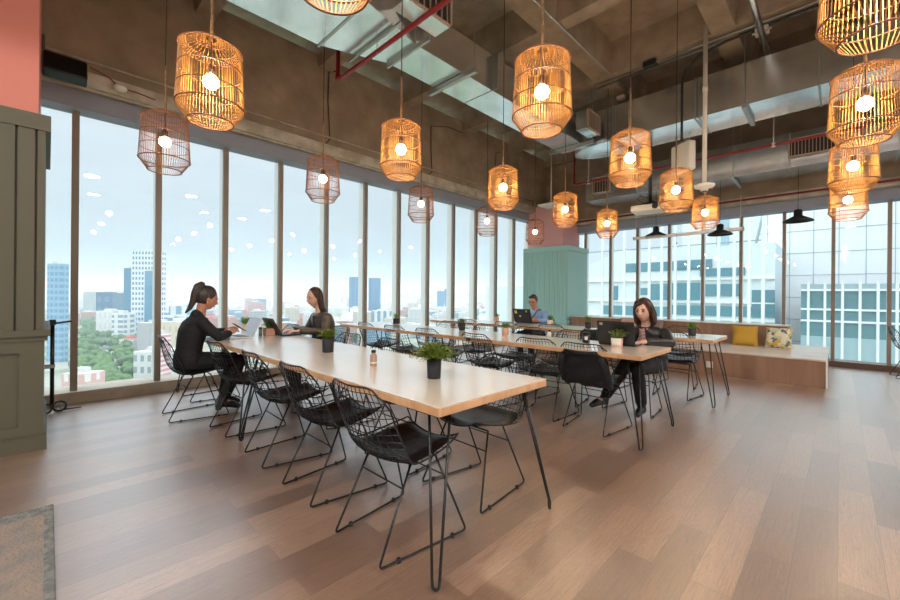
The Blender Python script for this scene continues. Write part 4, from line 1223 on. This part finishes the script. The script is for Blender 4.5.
def hair_long(HM, hs):
    out = [cap_hair(HM, hs, -.018, .016)]
    c = HM @ (Vector((-.05, 0, .0)) * hs)
    out.append(loft([(c + Vector((0, 0, .03)), .055, .080, 0), (c + Vector((-.015, 0, -.08)), .052, .082, 0), (c + Vector((-.035, 0, -.17)), .045, .085, 0), (c + Vector((-.06, 0, -.25)), .032, .075, .2), (c + Vector((-.07, 0, -.31)), .016, .05, .2)]))
    for s in (-1, 1):
        a = HM @ (Vector((.005, s * .070, .03)) * hs)
        if opts_long.get('sides', True): out.append(limb([a + Vector((-.02, 0, .02)), a + Vector((-.035, s * .008, -.05)), a + Vector((-.06, s * .012, -.15))], [.018, .022, .018], 8))
    return out
opts_long = {'sides': True}
def hair_bob(HM, hs):
    out = [cap_hair(HM, hs, -.016, .014, (1.06, 1.12, 1.04))]
    def P(x, y, z): return HM @ (Vector((x, y, z)) * hs)
    secs = []
    out.append(limb([P(-.045, 0, .0), P(-.06, 0, -.09), P(-.06, 0, -.15)], [.07, .066, .05], 14))
    for s in (-1, 1):
        out.append(limb([P(.035, s * .050, .090), P(.022, s * .078, .03), P(.010, s * .090, -.05), P(.004, s * .088, -.12), P(.006, s * .076, -.160)], [.020, .020, .022, .024, .012], 12))
        out.append(limb([P(-.02, s * .06, .05), P(-.03, s * .078, -.05), P(-.035, s * .07, -.14)], [.03, .034, .028], 12))
    out.append(limb([P(.075, .01, .085), P(.078, -.035, .065), P(.062, -.06, .03)], [.014, .014, .012], 8))
    return out
def hair_short(HM, hs):
    out = [cap_hair(HM, hs, -.016, .020, (1.03, 1.04, 1.02))]
    def P(x, y, z): return HM @ (Vector((x, y, z)) * hs)
    out.append(limb([P(.07, -.04, .092), P(.078, 0, .098), P(.07, .04, .092)], [.018, .022, .018], 10))
    return out

# the ponytailed woman, facing +x
w1, HM1 = person('person', (1.02, 4.62, 0), 0, 'woman with high ponytail in black suit looking down at her phone', dict(
    head=(.125, 0, 1.17), pitch=.36, yaw=0, pelvis=(-.03, 0, .55), neck=(.06, 0, .985),
    armL=[(.045, .165, .93), (.20, .235, .80), (.31, .09, .815)], armR=[(.045, -.165, .93), (.17, -.235, .79), (.30, -.10, .805)],
    handL=((.7, -.35, .35), (0.2, .3, .9), .5), handR=((.7, .35, .35), (.1, -.5, .8), .6),
    legL=[(0, .09, .53), (.40, .10, .515), (.30, .08, .12)], legR=[(0, -.09, .53), (.42, -.10, .515), (.24, -.12, .12)],
    toeL=(.15, 0, -.075), toeR=(.15, -.01, -.075)),
    MT['skin_tan'], MT['hair_black'], MT['suit'], MT['suit'], MT['boot'], hair_pony, dict(down=True, heel=True, hs=.97))
e_ = HM1 @ Vector((0, -.078, -.045)); MB().sphere(e_[:], .007, 8, 6).build('earring', MT['galv'], w1, True)
e_ = HM1 @ Vector((-.088, 0, .112)); e2_ = HM1 @ Vector((-.102, 0, .124)); MB().tube([e_, e2_], .029, 10).build('hair_tie', MT['black'], w1)
o = thing('phone', (1.435, 4.57, .862), 'dark phone held by the ponytailed woman', 'phone')
k = MB().rbox(-.036, .036, -.004, .004, -.075, .075, .003, 2)
k.xform(lambda p: Matrix.Rotation(D(-55), 3, 'Y') @ (Matrix.Rotation(D(90), 3, 'Z') @ p)); ob = k.build('phone_body', MT['phone'], o)
k = MB().box(-.032, .032, -.0052, -.0042, -.070, .070)
k.xform(lambda p: Matrix.Rotation(D(-55), 3, 'Y') @ (Matrix.Rotation(D(90), 3, 'Z') @ p)); k.build('screen', MT['screen'], o)

# the long-haired woman, facing -x
w2, _ = person('person', (2.41, 4.60, 0), PI, 'woman with long brown hair in olive jacket typing on her laptop', dict(
    head=(.11, 0, 1.185), pitch=.26, yaw=.08, pelvis=(-.02, 0, .55), neck=(.035, 0, .995),
    armL=[(.02, .165, .935), (.09, .225, .775), (.335, .10, .790)], armR=[(.02, -.165, .935), (.09, -.225, .775), (.335, -.09, .790)],
    handL=((1, -.15, -.02), (0, 0, 1), .35), handR=((1, .15, -.02), (0, 0, 1), .35),
    legL=[(0, .09, .53), (.42, .10, .51), (.36, .10, .09)], legR=[(0, -.09, .53), (.42, -.10, .51), (.30, -.10, .09)]),
    MT['skin_pale'], MT['hair_brown'], MT['olivejacket'], MT['blackjeans'], MT['boot'], hair_long, dict(down=True, hs=.98))
# dark tee shown between the jacket fronts
def front_panel(root, nm, mtl, x, z0, z1, w0, w1, lean=0, xb=0, th=.02):
    n = 8; vs = []
    for i, (z, w_) in enumerate([(z0, w0), ((z0 + z1) / 2, (w0 + w1) / 2), (z1, w1)]):
        for j in range(n + 1):
            u = 2 * j / n - 1; vs.append((x + lean * (z - z0) - .03 * u * u + xb * (z1 - z) , u * w_, z))
    fs = []
    for i in range(2):
        for j in range(n): fs.append((i * (n + 1) + j, i * (n + 1) + j + 1, (i + 1) * (n + 1) + j + 1, (i + 1) * (n + 1) + j))
    k = MB().add(vs, fs); m_ = len(k.v)
    k.add([(v[0] - th, v[1] * .98, v[2]) for v in vs], [f[::-1] for f in fs])
    return k.build(nm, mtl, root, True)
front_panel(w2, 't_shirt', MT['tee'], .136, .66, .955, .060, .05, -.03)
# the woman in the black leather jacket, facing -x
w3, HM3 = person('person', (4.47, 1.45, 0), PI - .10, 'woman in black leather jacket and pink blouse behind a black laptop', dict(
    head=(.10, 0, 1.085), pitch=.20, yaw=.02, roll=.05, pelvis=(-.02, 0, .54), neck=(.03, 0, .915),
    armL=[(.02, .175, .855), (.10, .265, .765), (.36, .14, .785)], armR=[(.02, -.170, .855), (.10, -.205, .765), (.34, -.10, .785)],
    handL=((.9, -.4, -.04), (0, 0, 1), .45), handR=((1, .15, -.02), (0, 0, 1), .35),
    legL=[(0, .09, .52), (.40, .08, .52), (.22, .04, .10)], legR=[(0, -.09, .52), (.40, -.04, .54), (.46, -.24, .17)],
    toeL=(.13, .02, -.05), toeR=(.12, -.06, -.06)),
    MT['skin_pale'], MT['hair_red'], MT['blackleather'], MT['blackjeans'], MT['boot'], hair_bob, dict(down=True, hs=1.02))
front_panel(w3, 'blouse', MT['blouse'], .140, .60, .895, .085, .050, -.05)
for s in (-1, 1):
    k = MB().add([(.148, s * .03, .905), (.158, s * .10, .84), (.150, s * .075, .72), (.160, s * .052, .78)], [(0, 1, 3), (1, 2, 3)])
    k.add([(.140, s * .03, .905), (.146, s * .10, .84), (.138, s * .075, .72), (.148, s * .052, .78)], [(0, 3, 1), (1, 3, 2)])
    k.build('lapel', MT['blackleather'], w3)
# the man
w4, _ = person('person', (6.50, 4.10, 0), PI + .05, 'man with glasses in light blue shirt working on a stickered laptop', dict(
    head=(.12, 0, 1.125), pitch=.22, yaw=.12, pelvis=(-.02, 0, .55), neck=(.035, 0, .955),
    armL=[(.02, .19, .89), (.14, .28, .775), (.42, .12, .79)], armR=[(.02, -.19, .89), (.14, -.28, .775), (.42, -.10, .79)],
    handL=((1, -.1, 0), (0, 0, 1), .4), handR=((1, .1, 0), (0, 0, 1), .4),
    legL=[(0, .09, .53), (.42, .12, .51), (.36, .12, .08)], legR=[(0, -.09, .53), (.42, -.12, .51), (.34, -.12, .08)]),
    MT['skin'], MT['hair_black'], MT['blueshirt'], MT['blackjeans'], MT['boot'], hair_short, dict(male=True, sw=.195, cuff=.42, topname='shirt', down=True))
front_panel(w4, 'lanyard', MT['yellowtie'], .145, .70, .89, .018, .014, -.08, th=.006)
MB().tube([(.02, .10, .975), (.10, .075, .955), (.150, .02, .84), (.158, -.06, .72)], [.012] * 4, 6).build('bag_strap', MT['strap'], w4, True)
gl = MB()
for s in (-1, 1):
    gl.tube([(.103, s * .032 + .024 * math.cos(a), .003 + .017 * math.sin(a)) for a in [2 * PI * i / 16 for i in range(16)]], .0018, 5, True)
    gl.tube([(.103, s * .056, .006), (.06, s * .078, .006), (.0, s * .08, .0)], .0016, 5)
gl.tube([(.103, -.008, .006), (.103, .008, .006)], .0018, 5)
HM4 = hm((.12, 0, 1.125), .22, .12); gl.xform(lambda p: HM4 @ p); gl.build('glasses', MT['blackmatte'], w4, True)

# ================================================================== THE CITY OUTSIDE
GZ = -78.0
MT['ground'] = mat('city ground', (150, 152, 142), .9, noise=(.02, (96, 116, 84), .44, .58))
g = MB().add([(-9000, -3000, GZ), (9000, -3000, GZ), (9000, 12000, GZ), (-9000, 12000, GZ)], [(0, 1, 2, 3)]).build('ground', MT['ground']); struct(g)
MT['asphalt'] = mat('asphalt', (170, 170, 172), .8)
def road(pts, w, nm='road'):
    P = [Vector(p) for p in pts]; vs = []; fs = []
    for i, p in enumerate(P):
        t = (P[min(i + 1, len(P) - 1)] - P[max(i - 1, 0)]).normalized(); n_ = Vector((-t.y, t.x, 0)) * w / 2
        vs += [p + n_, p - n_]
    for i in range(len(P) - 1): fs.append((2 * i, 2 * i + 1, 2 * i + 3, 2 * i + 2))
    o = MB().add(vs, fs).build(nm, MT['asphalt']); struct(o)
def G(px, py, dz=.3):
    p = onz(px, py, GZ); p.z = GZ + dz; return p
road([G(135, 402), G(120, 378), G(104, 352), G(88, 340), G(60, 333)], 11)
road([G(118, 402), G(108, 380), G(98, 362)], 9, 'road')
road([G(84, 352), G(100, 345), G(130, 347), G(200, 352)], 9, 'road')

def facade(name, wall, glass, bw=3.2, bh=3.4, frac=.55): return facade_mat(name, wall, glass, bw, bh, frac)
FM = [facade('white render block', (226, 224, 218), (132, 150, 162)), facade('cream render block', (222, 208, 186), (140, 150, 150)), facade('pink render block', (222, 176, 170), (150, 150, 156), 4, 3.4, .5),
      facade('grey concrete block', (190, 192, 190), (112, 132, 144), 2.6, 3.3, .6), facade('blue glass tower', (132, 164, 184), (92, 132, 160), 2.0, 3.6, .85), facade('terracotta block', (196, 140, 116), (130, 130, 130), 3.6, 3.2, .4)]
MT['roofgrey'] = mat('pale flat roof', (206, 206, 202), .8); MT['roofred'] = mat('red tin roof', (198, 120, 108), .8)
def bbox_mesh(X, Y, Z, m, rm):
    """a block with metric UVs; base at z=0, plus parapet and roof house in the same mesh"""
    bm = bmesh.new(); uvl = bm.loops.layers.uv.new('UVMap')
    def add(x0, x1, y0, y1, z0, z1, mi_side=0, mi_top=1):
        v = [bm.verts.new(c) for c in [(x0, y0, z0), (x1, y0, z0), (x1, y1, z0), (x0, y1, z0), (x0, y0, z1), (x1, y0, z1), (x1, y1, z1), (x0, y1, z1)]]
        for idx, ax in (((0, 1, 5, 4), 0), ((1, 2, 6, 5), 1), ((2, 3, 7, 6), 0), ((3, 0, 4, 7), 1), ((4, 5, 6, 7), 2)):
            f = bm.faces.new([v[i] for i in idx]); f.material_index = mi_top if ax == 2 else mi_side
            for l in f.loops:
                c = l.vert.co; l[uvl].uv = (c.x if ax == 0 else c.y, c.z) if ax < 2 else (.1, .1)
    add(-X / 2, X / 2, -Y / 2, Y / 2, 0, Z)
    add(-X / 2 + X * .2, X * .1, -Y * .2, Y * .25, Z, Z + 3.2, 1, 1)
    me = bpy.data.meshes.new('block'); bm.to_mesh(me); bm.free(); me.materials.append(m); me.materials.append(rm); return me
def building(px0, px1, ytop, d, label, m, rm=None, depth=None, ang=None, group=None, name='city_building', yb=None, zbase=GZ):
    """a block whose front spans px0..px1 at forward distance d and whose roof shows at ytop"""
    a, b = at(px0, 300, d), at(px1, 300, d); c = (a + b) / 2
    W = (b - a).length; Zt = at((px0 + px1) / 2, ytop, d).z
    dp = depth or W * .8
    c2 = c + fw * dp / 2
    me = bbox_mesh(W, dp, Zt - zbase, m, rm or MT['roofgrey'])
    o = bpy.data.objects.new(name, me); C.objects.link(o)
    o.location = (c2.x, c2.y, zbase)
    o.rotation_euler = (0, 0, (math.atan2(rt.y, rt.x) if ang is None else ang))
    tag(o, label, 'building', group); return o
# landmark buildings
FT = facade_mat('white grid tower', (228, 232, 236), (84, 128, 164), 5.2, 8.4, .55)
def base_d(py): return -GZ * 396 / (py - 294) if False else (H - GZ) * 396 / (py - 294)
building(131, 158.5, 251, base_d(342), 'white office tower with grid of small windows', FT, depth=16)
building(144.5, 155.5, 271, base_d(342) - 3, 'blue glass bay on the face of the white office tower', facade_mat('sea blue glass', (96, 146, 176), (88, 138, 170), 2.4, 4.2, .9), depth=3)
building(123.5, 131.5, 268, base_d(341), 'slim blue slab joined to the white office tower', facade_mat('deep blue slab', (84, 134, 164), (76, 124, 156), 60, 5, .9), depth=20)
building(96, 113.5, 292, base_d(334), 'dark blue glass office block with square porch', facade_mat('dark blue glass', (74, 108, 140), (96, 132, 160), 15, 20, .5))
building(113, 124, 293, base_d(336), 'blue grey office block beside the slim blue slab', facade_mat('blue grey glass', (104, 134, 152), (84, 116, 140), 3, 3.4, .6))
building(47, 62, 263.5, base_d(364), 'pale blue glass tower seen beside the olive column', facade_mat('pale blue glass', (140, 178, 202), (104, 150, 184), 5, 7, .7), depth=8)
building(83, 93, 292, base_d(322), 'pale twin-stack apartment block', FM[3])
building(96, 113, 311, base_d(341), 'long white block with pink rooftop rail', facade_mat('plain white render', (226, 224, 222), (206, 206, 206), 8, 18, .3), MT['roofgrey'], 30)
building(112, 124, 313, base_d(345), 'white stepped block with balconies', facade_mat('balcony block', (230, 230, 228), (140, 160, 176), 14, 8, .6), depth=24)
building(137, 162, 323, base_d(352), 'grey concrete base block before the white tower', facade_mat('plain grey render', (190, 188, 190), (182, 180, 184), 22, 24, .2), depth=40)
building(119, 134, 339, base_d(351), 'low white and pink roofed block under the tower', FM[0], MT['roofred'], 20)
building(134, 162, 352, base_d(386), 'low white office with pale roof', facade_mat('white low office', (226, 228, 226), (150, 170, 176), 6, 10, .5), MT['roofgrey'], 30)
building(152, 161, 335, base_d(386) - 16, 'pink and white striped tower edge behind the first window post', facade_mat('pink stripes', (226, 150, 160), (238, 226, 226), 60, 4, .9), depth=12)
building(62, 88, 374, base_d(410), 'long pink walled building with white sawtooth roof', facade_mat('pink wall', (226, 180, 172), (240, 234, 230), 7, 9, .4), MT['roofgrey'], 14)
building(161, 190, 322, base_d(372), 'cream block with dotted windows', facade_mat('cream dotted', (222, 208, 186), (196, 184, 166), 6, 10, .25), depth=30)
building(169, 183, 306, base_d(328), 'white block with two blue glass panels', facade_mat('white blue panels', (222, 226, 228), (112, 150, 172), 26, 120, .5))
TB = facade_mat('blue tower glass', (88, 136, 174), (76, 122, 164), 14, 400, .85)
building(349, 362, 277, base_d(319), 'blue glass tower, first of the pair across the city', TB, depth=22)
building(368.5, 379.5, 278, base_d(318), 'blue glass tower, second of the pair across the city', TB, depth=22)
building(341, 350, 314, base_d(334), 'bright white stepped block below the blue tower pair', facade_mat('bright white render', (240, 240, 238), (226, 228, 228), 9, 18, .3), depth=24)
building(350, 359, 308, base_d(334) + 30, 'taller bright white block below the blue tower pair', facade_mat('bright white render', (240, 240, 238), (226, 228, 228), 9, 18, .3), depth=24)
building(371, 396, 311, base_d(331), 'row of grey and white striped apartment slabs', facade_mat('striped slabs', (214, 218, 220), (110, 140, 160), 13, 400, .5), depth=24)
building(408, 425, 309, base_d(326), 'white apartment slab behind the middle tables', FM[0])
building(437, 444, 291, base_d(312), 'hazy blue tower behind the blue-potted fern', TB)
building(444, 450, 289, base_d(311), 'hazy blue tower beside the window post', TB)
building(480, 492, 316, base_d(340), 'bright white domed market hall', facade_mat('brilliant white', (244, 244, 242), (240, 240, 240), 50, 50, .5), depth=30)
building(249, 262, 311, base_d(336), 'pale office block behind the silver laptop', FM[3])
building(254, 263, 299, base_d(318), 'hazy blue office block beyond the silver laptop', FM[4])
building(198, 216, 316, base_d(336), 'red roofed row behind the phone', FM[2], MT['roofred'])

rb = random.Random(11)
protos = []
for k in range(16):
    m = FM[rb.choice([0, 0, 0, 1, 2, 3, 3, 4, 5, 1])]
    protos.append(bbox_mesh(rb.uniform(16, 46), rb.uniform(14, 30), rb.uniform(10, 34) if k < 12 else rb.uniform(40, 70), m, rb.choice([MT['roofgrey'], MT['roofgrey'], MT['roofred']])))
cnt = 0
grp = {'near': ('mid-rise city block beyond the windows', 'mid-rise blocks across the city'), 'far': ('small pale block in the hazy distance', 'hazy blocks towards the hills')}
tries = 0
while cnt < 270 and tries < 3000:
    tries += 1
    px = rb.uniform(160, 530) if rb.random() < .93 else rb.uniform(56, 100)
    d = 640 * math.exp(rb.random() ** .9 * 1.6)
    if px < 160: d = rb.uniform(860, 1800)
    p = at(px, 300, d)
    o = bpy.data.objects.new('city_block', protos[rb.randrange(12) if rb.random() < .9 else rb.randrange(12, 16)]); C.objects.link(o)
    o.location = (p.x, p.y, GZ); o.rotation_euler = (0, 0, rb.choice([.3, .35, 1.2, -.1]) + rb.uniform(-.05, .05))
    f = grp['near' if d < 1300 else 'far']; tag(o, f[0], 'building', f[1]); cnt += 1
# the rest of the carpet of roofs towards the hills, too many and too small to count
k = MB(); 
for i in range(2600):
    px = rb.uniform(40, 545); d = 1700 * math.exp(rb.random() * 1.3); p = at(px, 300, d); s = rb.uniform(10, 30); h = rb.uniform(8, 30)
    k.box(p.x - s, p.x + s, p.y - s, p.y + s, GZ, GZ + h)
o = k.build('distant_rooftops', mat('distant roofs', (214, 214, 210), .8)); tag(o, 'carpet of tiny hazy rooftops running out to the hills', 'rooftops', kind='stuff')
# hills
k = MB()
for (x0, dist, hh, seed) in ((0, 6500, 130, 1), (0, 8200, 210, 2)):
    n = 60; vs = []; rs = random.Random(seed); ph = [rs.uniform(0, 6) for _ in range(6)]
    for i in range(n + 1):
        px = -200 + i * 900 / n; p = at(px, 300, dist); z = hh * (.45 + .3 * math.sin(px * .011 + ph[0]) + .15 * math.sin(px * .035 + ph[1]) + .1 * math.sin(px * .09 + ph[2]))
        q = at(px, 300, dist * 1.25)
        vs += [(p.x, p.y, GZ), (p.x * 1.06, p.y * 1.06, GZ + 80 + z * .7), (q.x, q.y, GZ + 80 + z)]
    k.add(vs, [(3 * i + j, 3 * i + 3 + j, 3 * i + 4 + j, 3 * i + 1 + j) for i in range(n) for j in (0, 1)])
o = k.build('hills', mat('wooded hills', (104, 124, 112), .9)); struct(o)
# trees along the avenue
MT['tree'] = mat('avenue tree crown', (98, 128, 74), .9, noise=(.5, (70, 100, 58), .4, .6), bump=(1.5, 1))
MT['trunk'] = mat('tree trunk', (96, 80, 64), .9)
def crown_mesh(seed):
    rs = random.Random(seed); b = MB()
    for i in range(9):
        b.sphere((rs.uniform(-3, 3), rs.uniform(-3, 3), 6 + rs.uniform(-1.5, 2.5)), rs.uniform(1.8, 3), 8, 6)
    return b
cr = []
for s in range(4):
    t = bpy.data.objects.new('avenue_tree', None); C.objects.link(t)
    crown_mesh(s).build('crown', MT['tree'], t, True); MB().tube([(0, 0, 0), (0, 0, 6)], .35, 6).build('trunk', MT['trunk'], t)
    cr.append((t, fresh(t)))
spots = []
rt2 = random.Random(4)
for i in range(330):
    px, py = rt2.uniform(80, 142), rt2.uniform(322, 398)
    # keep the avenue itself clear
    line = 104 + (py - 352) * .62
    if abs(px - line) < 8 and py > 350: continue
    if (py > 378 and px < 94) or (px > 132 and py > 345): continue
    p = G(px, py, 0); spots.append((p, rt2.uniform(.9, 1.7)))
for i in range(60):
    p = G(rt2.uniform(150, 520), rt2.uniform(318, 345), 0); spots.append((p, rt2.uniform(1.0, 1.8)))
for i, (p, s) in enumerate(spots):
    t, kk = cr[i % 4]
    if i >= 4: t = dup(t, kk, p, rt2.uniform(0, 6), '')
    t.location = p; t.scale = (s, s, s)
    tag(t, 'round leafy tree in the city streets below', 'tree', 'street trees in the city below')

# ---------------------------------------------------------- neighbouring office building across the side street
MT['officeglass'] = mat('pale office curtain wall', (236, 246, 249), .55, metal=.2)
MT['officedark'] = mat('blue green office glazing', (120, 164, 178), .3, metal=.5)
MT['officeband'] = mat('pale blue spandrel', (186, 216, 228), .3, metal=.6)
MT['fin'] = mat('white facade fin', (244, 248, 250), .4)
MT['officepale'] = mat('sky-pale curtain wall', (248, 251, 251), .6, metal=.3)
MT['joint'] = mat('grey facade joint', (160, 176, 180), .5)
def Yx(px, x):   # y where the column px meets the plane x
    r = ray(px, 300); return r.y * x / r.x
def Zx(px, py, x):
    r = ray(px, py); return H + r.z * x / r.x
# stepped blue-green office block, px 590..745
o = thing('office_building', (30, 0, 0), 'stepped blue glass office block across the street with pale floor bands', 'building')
y0, y1 = Yx(775, 30), Yx(560, 30)
top = Zx(625, 249, 30)
k = MB().box(0, 14, y0, Yx(622, 30), -70, top - .25); k.box(0, 14, Yx(622, 30), y1 + 8, -70, Zx(590, 285, 30)); k.build('block', MT['officeglass'], o)
k = MB(); 
ya, yb_ = Yx(622, 30), y1 + 8
ztop2 = Zx(590, 285, 30)
k.add([(0, ya, ztop2), (0, ya, top), (0, y1 + 1, ztop2), (10, ya, ztop2), (10, ya, top), (10, y1 + 1, ztop2)], [(0, 1, 2), (3, 5, 4), (0, 3, 4, 1), (1, 4, 5, 2)])
k.build('sloped_shoulder', MT['officeglass'], o)
for nb_, (pa, pb, ya_, yb2) in enumerate([(624, 700, 262, 271), (636, 655, 288, 295), (611, 618, 286, 300), (648, 668, 284, 300), (672, 700, 283, 300), (705, 742, 284, 296), (601, 668, 306, 316), (670, 775, 306, 316), (676, 712, 260, 268), (700, 745, 268, 276), (752, 775, 290, 312)]):
    w_ = MB().box(-.05 - .006 * nb_, .0, Yx(pb, 30), Yx(pa, 30), Zx((pa + pb) / 2, yb2, 30), Zx((pa + pb) / 2, ya_, 30)); w_.build('window_band', MT['officedark'], o)
for py in (280, 302, 318):
    MB().box(-.14, .0, y0, y1, Zx(680, py, 30) - .04, Zx(680, py, 30) + .04).build('floor_band', MT['fin'], o)
# fins of the street-side screen
o = thing('facade_screen', (26, 0, 0), 'screen of tall white vertical fins across the street', 'facade screen')
for i in range(13):
    px = 590 + i * 0
y = Yx(590, 26)
ylist = []
pxs = [584, 602, 624, 649, 661.5, 675, 688.5, 703, 718.5, 734, 749, 763, 778]
for px in pxs:
    yy = Yx(px, 26)
    if px < 770: MB().box(-.06, .06, yy - .07, yy + .07, -60, 14).build('fin', MT['fin'], o)
for py in (246,):
    MB().box(-.03, .03, Yx(765, 26), Yx(570, 26), Zx(680, py, 26) - .03, Zx(680, py, 26) + .03).build('cable_rail', MT['joint'], o)
# pale tower behind
o = thing('office_building', (52, 0, 0), 'very tall pale glass tower filling the sky across the street', 'building')
MB().box(0, 20, Yx(770, 52), Yx(682, 52), -70, 60).build('block', MT['officeglass'], o)
k = MB().box(-.2, 0, Yx(728, 52), Yx(716, 52), -20, 50); k.build('darker_bay', MT['officeband'], o)
# pale tower with fine grid, right of a slanting edge
o = thing('office_building', (34, 0, 0), 'pale glass tower with fine grey grid and a slanting edge', 'building')
x = 34
yr = -22
za, zb = Zx(737, 322, x), 60
# front face as a polygon: slanting edge from (737,322) to (770,190)
ya1, ya2 = Yx(737, x), Yx(763, x)
zA, zB = Zx(737, 322, x), Zx(763, 212, x)
sl = (ya2 - ya1) / (zB - zA)
poly = [(yr, -60), (ya1 - sl * 0, -60), (ya1, zA), (ya1 + sl * (60 - zA), 60), (yr, 60)]
k = MB(); n = len(poly)
k.add([(0, p[0], p[1]) for p in poly] + [(16, p[0], p[1]) for p in poly], [tuple(range(n))[::-1], tuple(range(n, 2 * n))] + [(i, (i + 1) % n, n + (i + 1) % n, n + i) for i in range(n)])
k.build('block', MT['officepale'], o)
k = MB()
yj = ya1 - .4
for i in range(24):
    yy = ya1 - .5 - i * 1.15
    zlim = 60 if yy < ya1 + sl * (60 - zA) else zA + (yy - ya1) / sl if sl else 60
    if yy > yr: k.box(-.02, .0, yy - .013, yy + .013, -50, zlim)
for j in range(40):
    z = -20 + j * 1.42
    yl = ya1 if z < zA else ya1 + sl * (z - zA)
    k.box(-.02, .0, yr, yl, z - .013, z + .013)
k.build('joint_grid', MT['joint'], o)
MB().tube([(-.05, ya1, zA), (-.05, ya1 + sl * (50 - zA), 50)], .09, 6).build('slanting_edge', MT['joint'], o)
# lower teal block
o = thing('office_building', (28, 0, 0), 'low blue green glass office block with white window bars', 'building')
x = 28; zt = Zx(840, 284, x)
MB().box(0, 5, -22, Yx(801, x), -70, zt).build('block', MT['officedark'], o)
for i, (ya_, yb2) in enumerate([(284, 289), (338, 350)]):
    MB().box(-.04, 0, -22, Yx(801, x), Zx(850, yb2, x), Zx(850, ya_, x)).build('spandrel', MT['officeband'], o)
MB().box(-.05, 0, -22, Yx(801, x), -14, Zx(850, 344, x)).build('lower_wall', MT['officeband'], o)
for px in (808.5, 825, 842.5, 860, 878, 897, 917, 940):
    yy = Yx(px, x); MB().box(-.16, 0, yy - .05, yy + .05, -30, zt + .1).build('window_bar', MT['fin'], o)
for py in (290, 310, 322):
    zz = Zx(850, py, x); MB().box(-.1, 0, -22, Yx(801, x), zz - .05, zz + .05).build('window_rail', MT['fin'], o)
MT['screenback'] = None

# ---------------------------------------------------------- haze and sky
hz = bpy.data.materials.new('city haze'); hz.use_nodes = True
nt = hz.node_tree; N = nt.nodes; L = nt.links
for n in list(N): N.remove(n)
out = N.new('ShaderNodeOutputMaterial'); vs_ = N.new('ShaderNodeVolumeScatter')
vs_.inputs['Color'].default_value = (.56, .70, .80, 1); vs_.inputs['Density'].default_value = .00036; vs_.inputs['Anisotropy'].default_value = 0
L.new(vs_.outputs[0], out.inputs['Volume'])
k = MB().box(-8500, 8500, 60, 11500, GZ - 2, 180)
o = k.build('haze', hz); tag(o, kind='stuff'); tag(o, 'thin pale haze hanging over the city', 'haze')

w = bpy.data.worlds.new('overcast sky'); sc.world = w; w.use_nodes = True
nt = w.node_tree; N = nt.nodes; L = nt.links; bg = N['Background']
tc = N.new('ShaderNodeTexCoord'); sp = N.new('ShaderNodeSeparateXYZ'); L.new(tc.outputs['Generated'], sp.inputs[0])
r = N.new('ShaderNodeValToRGB'); el = r.color_ramp.elements
el[0].position = 0.0; el[0].color = srgb(182, 204, 217)
el[1].position = .45; el[1].color = srgb(232, 240, 248)
e = el.new(.12); e.color = srgb(208, 225, 236)
L.new(sp.outputs['Z'], r.inputs[0])
# faint clouds
cn = N.new('ShaderNodeTexNoise'); cn.inputs['Scale'].default_value = 2.5; cn.inputs['Detail'].default_value = 5
mp = N.new('ShaderNodeMapping'); mp.inputs['Scale'].default_value = (1, 1, 3); L.new(tc.outputs['Generated'], mp.inputs[0]); L.new(mp.outputs[0], cn.inputs['Vector'])
cr_ = N.new('ShaderNodeMapRange'); cr_.inputs['From Min'].default_value = .3; cr_.inputs['From Max'].default_value = .7; cr_.inputs['To Min'].default_value = .94; cr_.inputs['To Max'].default_value = 1.08
L.new(cn.outputs['Fac'], cr_.inputs['Value'])
mm = N.new('ShaderNodeMix'); mm.data_type = 'RGBA'; mm.blend_type = 'MULTIPLY'; mm.inputs[0].default_value = 1
L.new(r.outputs[0], mm.inputs[6]); L.new(cr_.outputs[0], mm.inputs[7]); L.new(mm.outputs[2], bg.inputs[0])
# overcast: brighter high up, lift added above the view for more daylight indoors
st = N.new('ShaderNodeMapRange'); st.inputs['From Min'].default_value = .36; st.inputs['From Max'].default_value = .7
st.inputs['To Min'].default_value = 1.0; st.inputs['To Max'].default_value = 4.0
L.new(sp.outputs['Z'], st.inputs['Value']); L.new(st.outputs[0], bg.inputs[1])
